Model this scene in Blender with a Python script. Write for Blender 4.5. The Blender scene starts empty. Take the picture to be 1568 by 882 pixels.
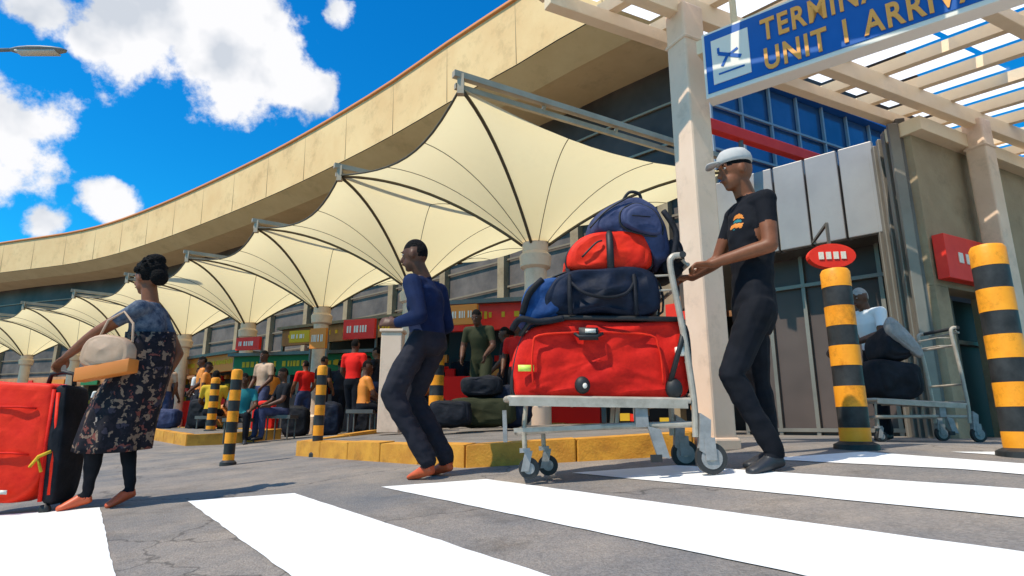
import bpy, bmesh, math, random
import numpy as np
from mathutils import Vector, Matrix, noise
random.seed(7)
V=Vector
SC=bpy.context.scene
COL=SC.collection

# ------------------------------------------------------------ helpers
def g(x,y):
    return min(.07*max(-5,min(x,2.2))+.05*max(-20,min(y,12.5)), .38)

def mat(name,col,rough=.6,metal=0,var=.0,vscale=4,bump=0,bscale=40,col2=None,trans=0,detail=4,spec=.5,coat=0,dirt=0,dscale=1.0,tcol=None,dcol=(.35,.32,.28),speck=0):
    m=bpy.data.materials.new(name); m.use_nodes=True
    nt=m.node_tree; N=nt.nodes; L=nt.links; b=N['Principled BSDF']; out=N['Material Output']
    b.inputs['Base Color'].default_value=(*col,1); b.inputs['Roughness'].default_value=rough
    b.inputs['Metallic'].default_value=metal; b.inputs['Specular IOR Level'].default_value=spec
    if coat: b.inputs['Coat Weight'].default_value=coat
    tc=N.new('ShaderNodeTexCoord'); src=tc.outputs['Object']
    colout=None
    if var or col2:
        n=N.new('ShaderNodeTexNoise'); n.inputs['Scale'].default_value=vscale; n.inputs['Detail'].default_value=detail
        n.inputs['Roughness'].default_value=.65
        L.new(src,n.inputs['Vector'])
        r=N.new('ShaderNodeValToRGB'); r.color_ramp.elements[0].position=.32; r.color_ramp.elements[1].position=.68
        c2=col2 if col2 else tuple(min(1,c*(1+var)) for c in col)
        c1=col if col2 else tuple(c*(1-var) for c in col)
        r.color_ramp.elements[0].color=(*c1,1); r.color_ramp.elements[1].color=(*c2,1)
        L.new(n.outputs['Fac'],r.inputs['Fac']); colout=r.outputs['Color']
    if dirt and colout:
        n3=N.new('ShaderNodeTexNoise'); n3.inputs['Scale'].default_value=dscale; n3.inputs['Detail'].default_value=6; n3.inputs['Roughness'].default_value=.75
        L.new(src,n3.inputs['Vector'])
        r3=N.new('ShaderNodeMapRange'); r3.inputs['From Min'].default_value=.52; r3.inputs['From Max'].default_value=.72; r3.inputs['To Min'].default_value=0; r3.inputs['To Max'].default_value=dirt
        L.new(n3.outputs['Fac'],r3.inputs['Value'])
        mx=N.new('ShaderNodeMixRGB'); mx.blend_type='MULTIPLY'; mx.inputs[2].default_value=(*dcol,1); L.new(r3.outputs[0],mx.inputs[0]); L.new(colout,mx.inputs[1]); colout=mx.outputs[0]
    if speck and colout:
        n4=N.new('ShaderNodeTexVoronoi'); n4.inputs['Scale'].default_value=110
        L.new(src,n4.inputs['Vector'])
        r4=N.new('ShaderNodeMapRange'); r4.inputs['To Min'].default_value=1-speck; r4.inputs['To Max'].default_value=1+speck
        sx_=N.new('ShaderNodeSeparateColor'); L.new(n4.outputs['Color'],sx_.inputs[0]); L.new(sx_.outputs[0],r4.inputs['Value'])
        # hairline cracks
        v5=N.new('ShaderNodeTexVoronoi'); v5.feature='DISTANCE_TO_EDGE'; v5.inputs['Scale'].default_value=.55
        n5=N.new('ShaderNodeTexNoise'); n5.inputs['Scale'].default_value=3; n5.inputs['Detail'].default_value=5
        a5=N.new('ShaderNodeVectorMath'); a5.operation='MULTIPLY_ADD'; a5.inputs[1].default_value=(.5,.5,.5)
        L.new(src,n5.inputs['Vector']); L.new(n5.outputs['Color'],a5.inputs[0]); L.new(src,a5.inputs[2]); L.new(a5.outputs[0],v5.inputs['Vector'])
        r5=N.new('ShaderNodeMapRange'); r5.inputs['From Min'].default_value=.0; r5.inputs['From Max'].default_value=.007; r5.inputs['To Min'].default_value=.45; r5.inputs['To Max'].default_value=1
        L.new(v5.outputs['Distance'],r5.inputs['Value'])
        ml=N.new('ShaderNodeMath'); ml.operation='MULTIPLY'; L.new(r4.outputs[0],ml.inputs[0]); L.new(r5.outputs[0],ml.inputs[1])
        vm=N.new('ShaderNodeVectorMath'); vm.operation='SCALE'; L.new(colout,vm.inputs[0]); L.new(ml.outputs[0],vm.inputs['Scale']); colout=vm.outputs[0]
    if colout: L.new(colout,b.inputs['Base Color'])
    if bump:
        n2=N.new('ShaderNodeTexNoise'); n2.inputs['Scale'].default_value=bscale; n2.inputs['Detail'].default_value=3
        L.new(tc.outputs['Object'],n2.inputs['Vector'])
        bp=N.new('ShaderNodeBump'); bp.inputs['Strength'].default_value=bump; bp.inputs['Distance'].default_value=.02
        L.new(n2.outputs['Fac'],bp.inputs['Height']); L.new(bp.outputs['Normal'],b.inputs['Normal'])
    if trans:
        t=N.new('ShaderNodeBsdfTranslucent'); t.inputs['Color'].default_value=(*(tcol or [min(1,c*1.05) for c in col]),1)
        mx=N.new('ShaderNodeMixShader'); mx.inputs[0].default_value=trans
        L.new(b.outputs[0],mx.inputs[1]); L.new(t.outputs[0],mx.inputs[2]); L.new(mx.outputs[0],out.inputs['Surface'])
    return m

def empty(name,loc=(0,0,0)):
    e=bpy.data.objects.new(name,None); e.empty_display_size=.2; e.location=loc; COL.objects.link(e); return e

def obj(name,verts,faces,mats,parent=None,smooth=False,fm=None):
    me=bpy.data.meshes.new(name); me.from_pydata([tuple(v) for v in verts],[],faces)
    if not isinstance(mats,(list,tuple)): mats=[mats]
    for m in mats: me.materials.append(m)
    if fm: me.polygons.foreach_set('material_index',fm)
    if smooth: me.polygons.foreach_set('use_smooth',[True]*len(me.polygons))
    me.update()
    o=bpy.data.objects.new(name,me); COL.objects.link(o)
    if parent: o.parent=parent
    return o

class MB:
    """mesh accumulator"""
    def __init__(s): s.v=[];s.f=[];s.m=[]
    def add(s,vs,fs,mi=0):
        k=len(s.v); s.v+= [V(v) for v in vs]; s.f+=[[i+k for i in f] for f in fs]; s.m+=[mi]*len(fs)
    def box(s,c,x,y,z,mi=0):
        """c centre, x,y,z half vectors"""
        c,x,y,z=V(c),V(x),V(y),V(z)
        vs=[c+a*x+b*y+d*z for d in(-1,1) for b in(-1,1) for a in(-1,1)]
        fs=[(0,2,3,1),(4,5,7,6),(0,1,5,4),(2,6,7,3),(0,4,6,2),(1,3,7,5)]
        s.add(vs,fs,mi)
    def beam(s,p,q,w,h,mi=0,up=(0,0,1)):
        p,q=V(p),V(q); d=q-p; l=d.length; d.normalize(); side=d.cross(V(up)).normalized(); u=side.cross(d)
        s.box((p+q)/2,d*l/2,side*w/2,u*h/2,mi)
    def tube(s,pts,r,n=10,mi=0,closed=False,cap=True):
        pts=[V(p) for p in pts]; rs=r if isinstance(r,(list,tuple)) else [r]*len(pts)
        vs=[];fs=[]; L=len(pts); prev=None
        for i,p in enumerate(pts):
            if closed: d=pts[(i+1)%L]-pts[i-1]
            else: d=pts[min(i+1,L-1)]-pts[max(i-1,0)]
            d.normalize()
            if prev is None:
                a=V((0,0,1)) if abs(d.z)<.9 else V((1,0,0))
                a=(a-d*a.dot(d)).normalized()
            else:
                a=(prev-d*prev.dot(d)).normalized()
            prev=a; b=d.cross(a)
            for k in range(n):
                t=2*math.pi*k/n; vs.append(p+(a*math.cos(t)+b*math.sin(t))*rs[i])
        for i in range(L if closed else L-1):
            j=(i+1)%L
            for k in range(n):
                fs.append((i*n+k,i*n+(k+1)%n,j*n+(k+1)%n,j*n+k))
        if cap and not closed:
            fs.append(tuple(range(n))[::-1]); fs.append(tuple((L-1)*n+k for k in range(n)))
        s.add(vs,fs,mi)
    def loft(s,rings,mi=0,cap=True):
        n=len(rings[0]); vs=[p for r in rings for p in r]; fs=[]
        for i in range(len(rings)-1):
            for k in range(n): fs.append((i*n+k,i*n+(k+1)%n,(i+1)*n+(k+1)%n,(i+1)*n+k))
        if cap: fs.append(tuple(range(n))[::-1]); fs.append(tuple((len(rings)-1)*n+k for k in range(n)))
        s.add(vs,fs,mi)
    def ell(s,c,a,b,d,mi=0,nu=14,nv=9):
        """ellipsoid, half-axis vectors a,b,d(up)"""
        c,a,b,d=V(c),V(a),V(b),V(d); vs=[c-d]; fs=[]
        for j in range(1,nv):
            ph=-math.pi/2+math.pi*j/nv
            for k in range(nu):
                t=2*math.pi*k/nu; vs.append(c+(a*math.cos(t)+b*math.sin(t))*math.cos(ph)+d*math.sin(ph))
        vs.append(c+d); e=len(vs)-1
        for k in range(nu):
            fs.append((0,1+(k+1)%nu,1+k)); o=1+(nv-2)*nu; fs.append((e,o+k,o+(k+1)%nu))
        for j in range(nv-2):
            for k in range(nu):
                o=1+j*nu; fs.append((o+k,o+(k+1)%nu,o+nu+(k+1)%nu,o+nu+k))
        s.add(vs,fs,mi)
    def cap(s,p,r0,q,r1,mi=0):
        p,q=V(p),V(q); d=(q-p); l=d.length
        if l<1e-5: return
        d.normalize(); rings_p=[];rings_r=[]
        for a in (80,55,30,0):
            t=math.radians(a); rings_p.append(p-d*r0*math.sin(t)); rings_r.append(r0*math.cos(t))
        for a in (0,30,55,80):
            t=math.radians(a); rings_p.append(q+d*r1*math.sin(t)); rings_r.append(r1*math.cos(t))
        s.tube(rings_p,rings_r,12,mi)
    def prism(s,poly,z0,z1,mi=0,top=None):
        n=len(poly); zz0=z0 if callable(z0) else (lambda x,y:z0); zz1=z1 if callable(z1) else (lambda x,y:z1)
        vs=[(x,y,zz0(x,y)) for x,y in poly]+[(x,y,zz1(x,y)) for x,y in poly]
        area=sum(poly[i][0]*poly[(i+1)%n][1]-poly[(i+1)%n][0]*poly[i][1] for i in range(n))
        fs=[(i,(i+1)%n,n+(i+1)%n,n+i) for i in range(n)]
        if area<0: fs=[f[::-1] for f in fs]
        t=tuple(range(n,2*n)); b=tuple(range(n))
        if area<0: t=t[::-1]
        else: b=b[::-1]
        s.add(vs,fs,mi); s.add(vs,[t],mi if top is None else top); s.add(vs,[b],mi)
    def make(s,name,mats,parent=None,smooth=False,bevel=0,subsurf=0,autos=False):
        o=obj(name,s.v,s.f,mats,parent,smooth,s.m)
        if bevel:
            b=o.modifiers.new('b','BEVEL'); b.width=bevel; b.segments=2; b.limit_method='ANGLE'
        if subsurf:
            b=o.modifiers.new('s','SUBSURF'); b.levels=subsurf; b.render_levels=subsurf
        return o

def catmull(P,n):
    P=[V((*p,0)) if len(p)==2 else V(p) for p in P]; out=[]
    for i in range(len(P)-1):
        p0=P[max(i-1,0)];p1=P[i];p2=P[i+1];p3=P[min(i+2,len(P)-1)]
        for k in range(n):
            t=k/n; out.append(.5*((2*p1)+(p2-p0)*t+(2*p0-5*p1+4*p2-p3)*t*t+(-p0+3*p1-3*p2+p3)*t**3))
    out.append(P[-1]); return out

# ------------------------------------------------------------ materials
M={}
M['asphalt']=mat('asphalt',(.145,.143,.145),.85,vscale=1.3,bump=.5,bscale=120,col2=(.30,.25,.205),detail=7,dirt=.55,dscale=2.2,spec=.3,speck=.16)
M['paint_white']=mat('road_paint_white',(.76,.75,.72),.6,vscale=6,bump=.2,bscale=150,col2=(.88,.88,.87),detail=7,dirt=.38,dscale=3,dcol=(.55,.52,.48))
M['paint_yellow']=mat('kerb_paint_yellow',(.50,.20,.015),.6,vscale=5,bump=.2,bscale=60,col2=(.70,.33,.03),detail=7,dirt=.65,dscale=4)
M['paving']=mat('paving',(.14,.12,.10),.8,vscale=3,bump=.3,bscale=80,col2=(.22,.19,.16))
M['plaster']=mat('fascia_concrete',(.76,.49,.235),.75,vscale=.5,bump=.15,bscale=20,col2=(.85,.60,.31),detail=6,dirt=.4,dscale=.9,spec=.2)
M['soffit']=mat('soffit',(.64,.45,.24),.8,vscale=.7,col2=(.72,.53,.30),dirt=.3)
M['joint']=mat('fascia_joint',(.42,.30,.16),.8)
M['frame']=mat('window_frame_bronze',(.20,.15,.10),.6)
M['trim']=mat('roof_trim',(.60,.20,.04),.5)
M['membrane']=mat('canopy_membrane',(.92,.78,.46),.6,vscale=1.2,col2=(.94,.83,.53),trans=.55,dirt=.15,dscale=1.5,spec=.2,tcol=(1.0,.86,.50))
M['steel_dark']=mat('rib_steel',(.10,.08,.05),.5,metal=.3)
M['beige_steel']=mat('painted_steel_beige',(.76,.57,.36),.5,vscale=3,col2=(.82,.64,.43),dirt=.25,dscale=3,spec=.3)
M['edge_steel']=mat('canopy_edge_steel',(.34,.26,.17),.45,vscale=3,col2=(.46,.37,.26))
M['pillar']=mat('pillar_paint',(.72,.51,.36),.5,vscale=2,col2=(.79,.58,.43),bump=.06,bscale=40,dirt=.4,dscale=2.5,spec=.3)
M['roofpanel']=mat('polycarbonate_panel',(.92,.93,.95),.4,trans=.85)
M['glassdark']=mat('dark_glazing',(.04,.03,.028),.35,vscale=.35,col2=(.12,.09,.08),spec=.2)
M['glassblue']=mat('blue_glazing',(.03,.08,.18),.12,metal=.3,vscale=.8,col2=(.06,.13,.28),spec=.7)
M['mullion']=mat('mullion',(.33,.27,.20),.5)
M['mullion_w']=mat('mullion_white',(.25,.28,.33),.4)
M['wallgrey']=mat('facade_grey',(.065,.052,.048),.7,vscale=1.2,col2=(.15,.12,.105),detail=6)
M['wallbeige']=mat('wall_beige',(.27,.19,.11),.8,vscale=1.2,bump=.2,bscale=30,col2=(.38,.29,.18),detail=6,dirt=.5,dscale=1.5)
M['metal']=mat('metal_cladding',(.27,.255,.245),.45,metal=.4,vscale=1,col2=(.35,.33,.31),dirt=.3)
M['metal_d']=mat('metal_cladding_dark',(.10,.09,.08),.45,metal=.4,vscale=2,col2=(.16,.145,.13))
M['metal_m']=mat('metal_cladding_warm',(.20,.175,.145),.45,metal=.4,vscale=2,col2=(.27,.24,.20),dirt=.3)
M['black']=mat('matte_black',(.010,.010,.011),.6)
M['rubber']=mat('rubber',(.02,.02,.02),.7)
M['red']=mat('red_sign',(.72,.022,.010),.5,vscale=3,col2=(.82,.04,.018),spec=.3)
M['redfab']=mat('red_fabric',(.46,.007,.004),.65,vscale=7,bump=.5,bscale=9,col2=(.74,.018,.008))
M['redfab2']=mat('red_fabric_bright',(.64,.015,.006),.6,vscale=7,bump=.4,bscale=10,col2=(.84,.035,.010))
M['navyfab']=mat('navy_fabric',(.004,.006,.013),.65,vscale=6,bump=.5,bscale=10,col2=(.009,.016,.038))
M['denim']=mat('backpack_blue',(.025,.032,.075),.7,vscale=7,bump=.5,bscale=12,col2=(.06,.072,.15))
M['bluefab']=mat('blue_fabric',(.010,.035,.12),.7,vscale=7,bump=.5,bscale=12,col2=(.022,.075,.22))
M['blackfab']=mat('black_fabric',(.006,.007,.009),.7,bump=.5,bscale=12,vscale=6,col2=(.017,.018,.025))
M['chrome']=mat('trolley_metal',(.34,.29,.23),.45,metal=.1,vscale=10,col2=(.46,.40,.33),dirt=.4,dscale=9,spec=.4)
M['plasticgrey']=mat('grey_plastic',(.20,.195,.19),.5,vscale=20,col2=(.30,.29,.28))
M['yellow']=mat('bollard_yellow',(.82,.28,.01),.5,vscale=8,bump=.08,bscale=50,col2=(.90,.35,.02),dirt=.7,dscale=7,spec=.3)
M['blk']=mat('bollard_black',(.014,.014,.014),.5,vscale=10,col2=(.04,.04,.04),spec=.3)
M['signblue']=mat('sign_blue',(.008,.085,.32),.4,vscale=2,col2=(.012,.105,.38),spec=.3)
M['signwhite']=mat('sign_white',(.75,.68,.58),.5)
M['gold']=mat('sign_gold_letters',(.82,.34,.05),.5)
M['skin']=mat('skin_brown',(.075,.029,.015),.5,vscale=12,col2=(.115,.048,.026),spec=.3)
M['skin2']=mat('skin_warm',(.17,.056,.022),.5,vscale=12,col2=(.24,.085,.038),spec=.3)
M['hair']=mat('hair_black',(.006,.005,.005),.85,bump=1,bscale=90,spec=.15)
M['eye']=mat('eye_white',(.5,.46,.42),.3)
M['lip']=mat('lips',(.14,.045,.035),.5)
M['navyshirt']=mat('navy_sweater',(.004,.010,.038),.85,vscale=6,bump=.2,bscale=12,col2=(.009,.021,.072))
M['charcoal']=mat('charcoal_trousers',(.012,.012,.018),.85,vscale=5,bump=.15,bscale=10,col2=(.024,.023,.032))
M['blackcloth']=mat('black_tshirt',(.004,.0045,.007),.85,bump=.15,bscale=10,vscale=5,col2=(.009,.010,.015))
M['shoe_or']=mat('orange_shoe',(.50,.06,.018),.5,vscale=8,col2=(.65,.12,.035))
M['shoe_bk']=mat('dark_shoe',(.016,.018,.024),.5)
M['whitecloth']=mat('white_cloth',(.7,.7,.7),.8,bump=.2,bscale=12)
M['greencloth']=mat('olive_cloth',(.035,.036,.016),.8)
M['tealcloth']=mat('teal_cloth',(.02,.18,.2),.8)
M['yellowcloth']=mat('yellow_cloth',(.6,.38,.03),.8)
M['redcloth']=mat('red_cloth',(.72,.015,.010),.8,bump=.2,bscale=12)
M['beigebag']=mat('beige_bag',(.42,.26,.16),.6,vscale=9,col2=(.54,.36,.24))
M['orangebag']=mat('orange_leather',(.65,.20,.03),.5)
M['green']=mat('green_awning',(.010,.15,.045),.7)
M['orange']=mat('orange_panel',(.7,.22,.02),.6)
M['wood']=mat('shopfront_wood',(.20,.08,.02),.6,vscale=3,col2=(.34,.15,.05))
M['label']=mat('label_lime',(.6,.75,.1),.5)
M['cap']=mat('cap_grey',(.42,.40,.38),.8,vscale=12,col2=(.52,.50,.47))
for k_ in ('redfab','redfab2','navyfab','denim','bluefab','blackfab','navyshirt','charcoal','blackcloth','whitecloth','greencloth','tealcloth','yellowcloth','redcloth'):
    M[k_].node_tree.nodes['Principled BSDF'].inputs['Specular IOR Level'].default_value=.18
def dressmat():
    m=bpy.data.materials.new('patterned_dress'); m.use_nodes=True; nt=m.node_tree;N=nt.nodes;L=nt.links;b=N['Principled BSDF']
    tc=N.new('ShaderNodeTexCoord'); v=N.new('ShaderNodeTexVoronoi'); v.inputs['Scale'].default_value=34; v.inputs['Randomness'].default_value=1
    n=N.new('ShaderNodeTexNoise'); n.inputs['Scale'].default_value=22; n.inputs['Detail'].default_value=5
    ad=N.new('ShaderNodeVectorMath'); ad.operation='MULTIPLY_ADD'; ad.inputs[1].default_value=(.12,.12,.12)
    L.new(tc.outputs['Object'],n.inputs['Vector']); L.new(n.outputs['Color'],ad.inputs[0]); L.new(tc.outputs['Object'],ad.inputs[2]); L.new(ad.outputs[0],v.inputs['Vector'])
    r=N.new('ShaderNodeValToRGB'); r.color_ramp.interpolation='CONSTANT'
    e=r.color_ramp.elements; e[0].color=(.008,.007,.011,1); e[1].position=.5; e[1].color=(.20,.13,.09,1)
    for p,c in((.62,(.014,.011,.016)),(.78,(.16,.045,.035)),(.84,(.04,.032,.045)),(.93,(.3,.24,.2))):
        x=e.new(p); x.color=(*c,1)
    L.new(v.outputs['Color'],r.inputs['Fac']); L.new(r.outputs['Color'],b.inputs['Base Color']); b.inputs['Roughness'].default_value=.8; b.inputs['Specular IOR Level'].default_value=.2
    return m
M['dress']=dressmat()
M['blouse']=mat('blouse_blue_print',(.025,.04,.075),.8,vscale=26,col2=(.15,.17,.21),spec=.2)

# ------------------------------------------------------------ world
w=bpy.data.worlds.new('World'); SC.world=w; w.use_nodes=True
nt=w.node_tree;N=nt.nodes;L=nt.links; bg=N['Background']
SUN=V((-.46,-.30,.84)).normalized()
sky=N.new('ShaderNodeTexSky'); sky.sky_type='NISHITA'; sky.sun_disc=False
sky.sun_elevation=math.asin(SUN.z); sky.sun_rotation=math.atan2(SUN.x,SUN.y)
sky.air_density=1.2; sky.dust_density=.3; sky.ozone_density=3
hs=N.new('ShaderNodeHueSaturation'); hs.inputs['Saturation'].default_value=1.4; hs.inputs['Value'].default_value=1.9
L.new(sky.outputs[0],hs.inputs['Color'])
tint=N.new('ShaderNodeMixRGB'); tint.blend_type='MULTIPLY'; tint.inputs[0].default_value=1; tint.inputs[2].default_value=(.12,1.2,1.42,1)
L.new(hs.outputs[0],tint.inputs[1])
tc=N.new('ShaderNodeTexCoord'); nrm=N.new('ShaderNodeVectorMath'); nrm.operation='NORMALIZE'; L.new(tc.outputs['Generated'],nrm.inputs[0])
nz=N.new('ShaderNodeTexNoise'); nz.inputs['Scale'].default_value=9; nz.inputs['Detail'].default_value=7; nz.inputs['Roughness'].default_value=.62
L.new(nrm.outputs[0],nz.inputs['Vector'])
blobs=[((-.52,.882,.635),.115),((-.415,.887,.60),.078),((-.60,.873,.667),.10),((-.47,.899,.565),.055),((-.45,.88,.68),.085),
((-.89,.914,.50),.085),((-.94,.899,.56),.08),((-.84,.925,.45),.042),((-.92,.931,.42),.075),((-.665,.942,.368),.036),((-.785,.952,.318),.034),
((-.33,.903,.545),.045),((-.37,.90,.55),.035),((-.294,.871,.677),.028),((-.71,.885,.63),.03),((-.80,.88,.69),.045),
((.5,.7,.8),.18),((.9,.6,.6),.2),((-1,.1,.5),.2),((0,-1,.5),.25),((.8,-.6,.45),.2)]
cur=None
for d,r in blobs:
    d=V(d).normalized()
    dist=N.new('ShaderNodeVectorMath'); dist.operation='DISTANCE'; dist.inputs[1].default_value=d; L.new(nrm.outputs[0],dist.inputs[0])
    mr=N.new('ShaderNodeMath'); mr.operation='MULTIPLY_ADD'; mr.inputs[1].default_value=-1/r; mr.inputs[2].default_value=1; L.new(dist.outputs['Value'],mr.inputs[0])
    if cur is None: cur=mr
    else:
        mx=N.new('ShaderNodeMath'); mx.operation='SMOOTH_MAX'; mx.inputs[2].default_value=.15; L.new(cur.outputs[0],mx.inputs[0]); L.new(mr.outputs[0],mx.inputs[1]); cur=mx
nm=N.new('ShaderNodeMath'); nm.operation='MULTIPLY_ADD'; nm.inputs[1].default_value=2.8; nm.inputs[2].default_value=-1.42; L.new(nz.outputs['Fac'],nm.inputs[0])
cl=N.new('ShaderNodeMath'); cl.operation='MAXIMUM'; cl.inputs[1].default_value=-1.0; L.new(cur.outputs[0],cl.inputs[0])
sm=N.new('ShaderNodeMath'); sm.operation='ADD'; L.new(cl.outputs[0],sm.inputs[0]); L.new(nm.outputs[0],sm.inputs[1])
cov=N.new('ShaderNodeMapRange'); cov.inputs['From Min'].default_value=-.02; cov.inputs['From Max'].default_value=.38; cov.interpolation_type='SMOOTHSTEP'
L.new(sm.outputs[0],cov.inputs['Value'])
nz2=N.new('ShaderNodeTexNoise'); nz2.inputs['Scale'].default_value=10; nz2.inputs['Detail'].default_value=4; L.new(nrm.outputs[0],nz2.inputs['Vector'])
cr=N.new('ShaderNodeValToRGB'); cr.color_ramp.elements[0].position=.35; cr.color_ramp.elements[0].color=(9.5,10.2,11.3,1); cr.color_ramp.elements[1].position=.52; cr.color_ramp.elements[1].color=(14.5,14.5,14.8,1)
L.new(nz2.outputs['Fac'],cr.inputs['Fac'])
mix=N.new('ShaderNodeMixRGB'); L.new(cov.outputs[0],mix.inputs[0]); L.new(tint.outputs[0],mix.inputs[1]); L.new(cr.outputs['Color'],mix.inputs[2])
L.new(mix.outputs[0],bg.inputs['Color']); bg.inputs['Strength'].default_value=.068

sl=bpy.data.lights.new('sun','SUN'); sl.energy=5; sl.angle=math.radians(.5); sl.color=(1,.91,.76)
so=bpy.data.objects.new('sun',sl); COL.objects.link(so); so.rotation_euler=(-SUN).to_track_quat('-Z','Y').to_euler()

cam=bpy.data.cameras.new('camera'); cam.lens=21.0; cam.sensor_width=36; cam.clip_end=3000; cam.clip_start=.05
co=bpy.data.objects.new('camera',cam); COL.objects.link(co); co.location=(0,0,.52); co.rotation_euler=(math.radians(90+12.9),0,0); SC.camera=co
SC.view_settings.view_transform='Standard'; SC.view_settings.look='None'; SC.view_settings.exposure=0

# ------------------------------------------------------------ ground
xs=[-1200,-400,-120,-60,-30,-15,-10,-7]+[-5+.3*i for i in range(24)]+[2.2]+[2.6,3.2,4,6,9,15,30,60,120,400,1200]
ys=[-1200,-300,-80,-40,-20,-10,-5]+[-3+.25*i for i in range(62)]+[13,16,20,30,50,90,200,500,1200]
xs=sorted(set(xs));ys=sorted(set(ys))
vs=[(x,y,g(x,y)) for y in ys for x in xs]; nx=len(xs)
fs=[(j*nx+i,j*nx+i+1,(j+1)*nx+i+1,(j+1)*nx+i) for j in range(len(ys)-1) for i in range(nx-1)]
obj('asphalt_road_ground',vs,fs,M['asphalt'])
cw=MB()
for k in range(-4,8):
    x0=-2.02+1.2*k; w_=.66
    n=104; mcols=7
    vs=[];fs=[]
    for j in range(n+1):
        y=3.92-5.2*j/n
        for i in range(mcols+1):
            e0=noise.noise(V((y*7,k*3.1,i)))*.008+noise.noise(V((y*23,k*3.1,i)))*.004 if i in(0,mcols) else 0
            x=x0+w_*i/mcols+(3.92-y)*.703+e0
            vs.append((x,y,g(x,y)+.004))
    for j in range(n):
        for i in range(mcols): a=j*(mcols+1)+i; fs.append((a,a+mcols+1,a+mcols+2,a+1))
    cw.add(vs,fs)
cw.make('crosswalk_stripes',M['paint_white'])

def island(name,poly,h=.19,kw=.16):
    e=empty(name)
    n=len(poly); top=MB(); kb=MB()
    c=V((sum(p[0] for p in poly)/n,sum(p[1] for p in poly)/n))
    inner=[]
    for i in range(n):
        p=V(poly[i]);a=(p-V(poly[i-1])).normalized();b=(V(poly[(i+1)%n])-p).normalized()
        na=V((-a.y,a.x));nb=V((-b.y,b.x)); m_=(na+nb).normalized()
        if m_.dot(c-p)<0: m_=-m_
        inner.append(p+m_*kw/max(.4,abs(m_.dot(na))))
    for i in range(n):
        j=(i+1)%n
        L_=max(1,int((V(poly[j])-V(poly[i])).length/.6))
        for k in range(L_):
            t0=k/L_;t1=(k+1)/L_-.004
            o0=V(poly[i]).lerp(V(poly[j]),t0);o1=V(poly[i]).lerp(V(poly[j]),t1);i0=inner[i].lerp(inner[j],t0);i1=inner[i].lerp(inner[j],t1)
            dh=random.uniform(-.008,.008)
            kb.prism([tuple(o0),tuple(o1),tuple(i1),tuple(i0)],lambda x,y:g(x,y)-.1,lambda x,y:g(x,y)+h+dh)
    top.prism([tuple(p) for p in inner],lambda x,y:g(x,y)-.1,lambda x,y:g(x,y)+h-.012)
    kb.make('kerb',M['paint_yellow'],e,bevel=.014); top.make('paving',M['paving'],e)
island('kerbed_pavement',[(-2.45,7.0),(-.35,4.62),(1.30,4.40),(2.3,7.5),(2.8,10.5),(-.9,10.9)],h=.165)
island('kerbed_pavement',[(-7.3,12.2),(-5.5,10.4),(-4.2,11.2),(-7.0,14.2),(-12,19),(-14,18.5)])

# ------------------------------------------------------------ terminal building
T=empty('airport_terminal_building')
FP=[(-75,47),(-60,45.5),(-46,43),(-34.5,38.7),(-26.7,35.8),(-19.9,31.7),(-11.4,25.4),(-5.4,20.3),(-1.7,16.7),(.1,15.0),(1.5,13.55),(3.2,11.95),(5.6,9.7)]
C=catmull(FP,8)
def resample(C,step):
    out=[C[0]];acc=0
    for a,b in zip(C,C[1:]):
        l=(b-a).length
        while acc+l>=step:
            t=(step-acc)/l; a=a.lerp(b,t); out.append(a.copy()); l=(b-a).length; acc=0
        acc+=l
    out.append(C[-1]); return out
C=resample(C,1.5)
def norms(C):
    o=[]
    for i in range(len(C)):
        d=C[min(i+1,len(C)-1)]-C[max(i-1,0)]; d.normalize(); o.append(V((-d.y,d.x,0)))
    return o
NN=norms(C)
def strip(name,prof,m,parent):
    """prof: list of (offset inward, z)"""
    vs=[];fs=[];k=len(prof)
    for p,n in zip(C,NN):
        for o,z in prof: vs.append((p.x+n.x*o,p.y+n.y*o,z))
    for i in range(len(C)-1):
        for j in range(k-1): fs.append((i*k+j,(i+1)*k+j,(i+1)*k+j+1,i*k+j+1))
    return obj(name,vs,fs,m,parent,True)
strip('roof_fascia',[(.0,10.40),(-.06,12.40)],M['plaster'],T)
strip('fascia_lower_lip',[(.9,10.02),(.02,10.38)],M['soffit'],T)
strip('roof_trim',[(-.06,12.40),(-.12,12.40),(-.12,12.52),(.2,12.52)],M['trim'],T)
strip('roof_deck',[(.2,12.5),(22,13.2)],M['wallgrey'],T)
strip('soffit',[(.9,10.03),(2.6,10.03)],M['soffit'],T)
sb=MB()
for i in range(0,len(C),2):
    p=C[i];n=NN[i]; q=V((p.x-n.x*.05,p.y-n.y*.05,0))
    sb.beam(q+V((0,0,10.42))+n*.04,q+V((0,0,12.38)),.018,.02)
sb.make('fascia_joint',M['joint'],T)
WO=2.6
strip('upper_glazing',[(WO,6.6),(WO,10.03)],M['glassdark'],T)
strip('floor_band',[(WO-.15,6.25),(WO-.15,6.75),(WO+.1,6.75)],M['wallbeige'],T)
strip('middle_wall',[(WO+.02,3.5),(WO+.02,6.3)],M['wallgrey'],T)
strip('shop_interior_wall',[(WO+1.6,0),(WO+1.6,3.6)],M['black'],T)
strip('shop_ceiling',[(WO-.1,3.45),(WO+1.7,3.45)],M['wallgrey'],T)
strip('shop_header',[(WO-.2,2.95),(WO-.2,3.6),(WO+.1,3.6)],M['wood'],T)
mu=MB(); sh=MB(); pil=MB()
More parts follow.
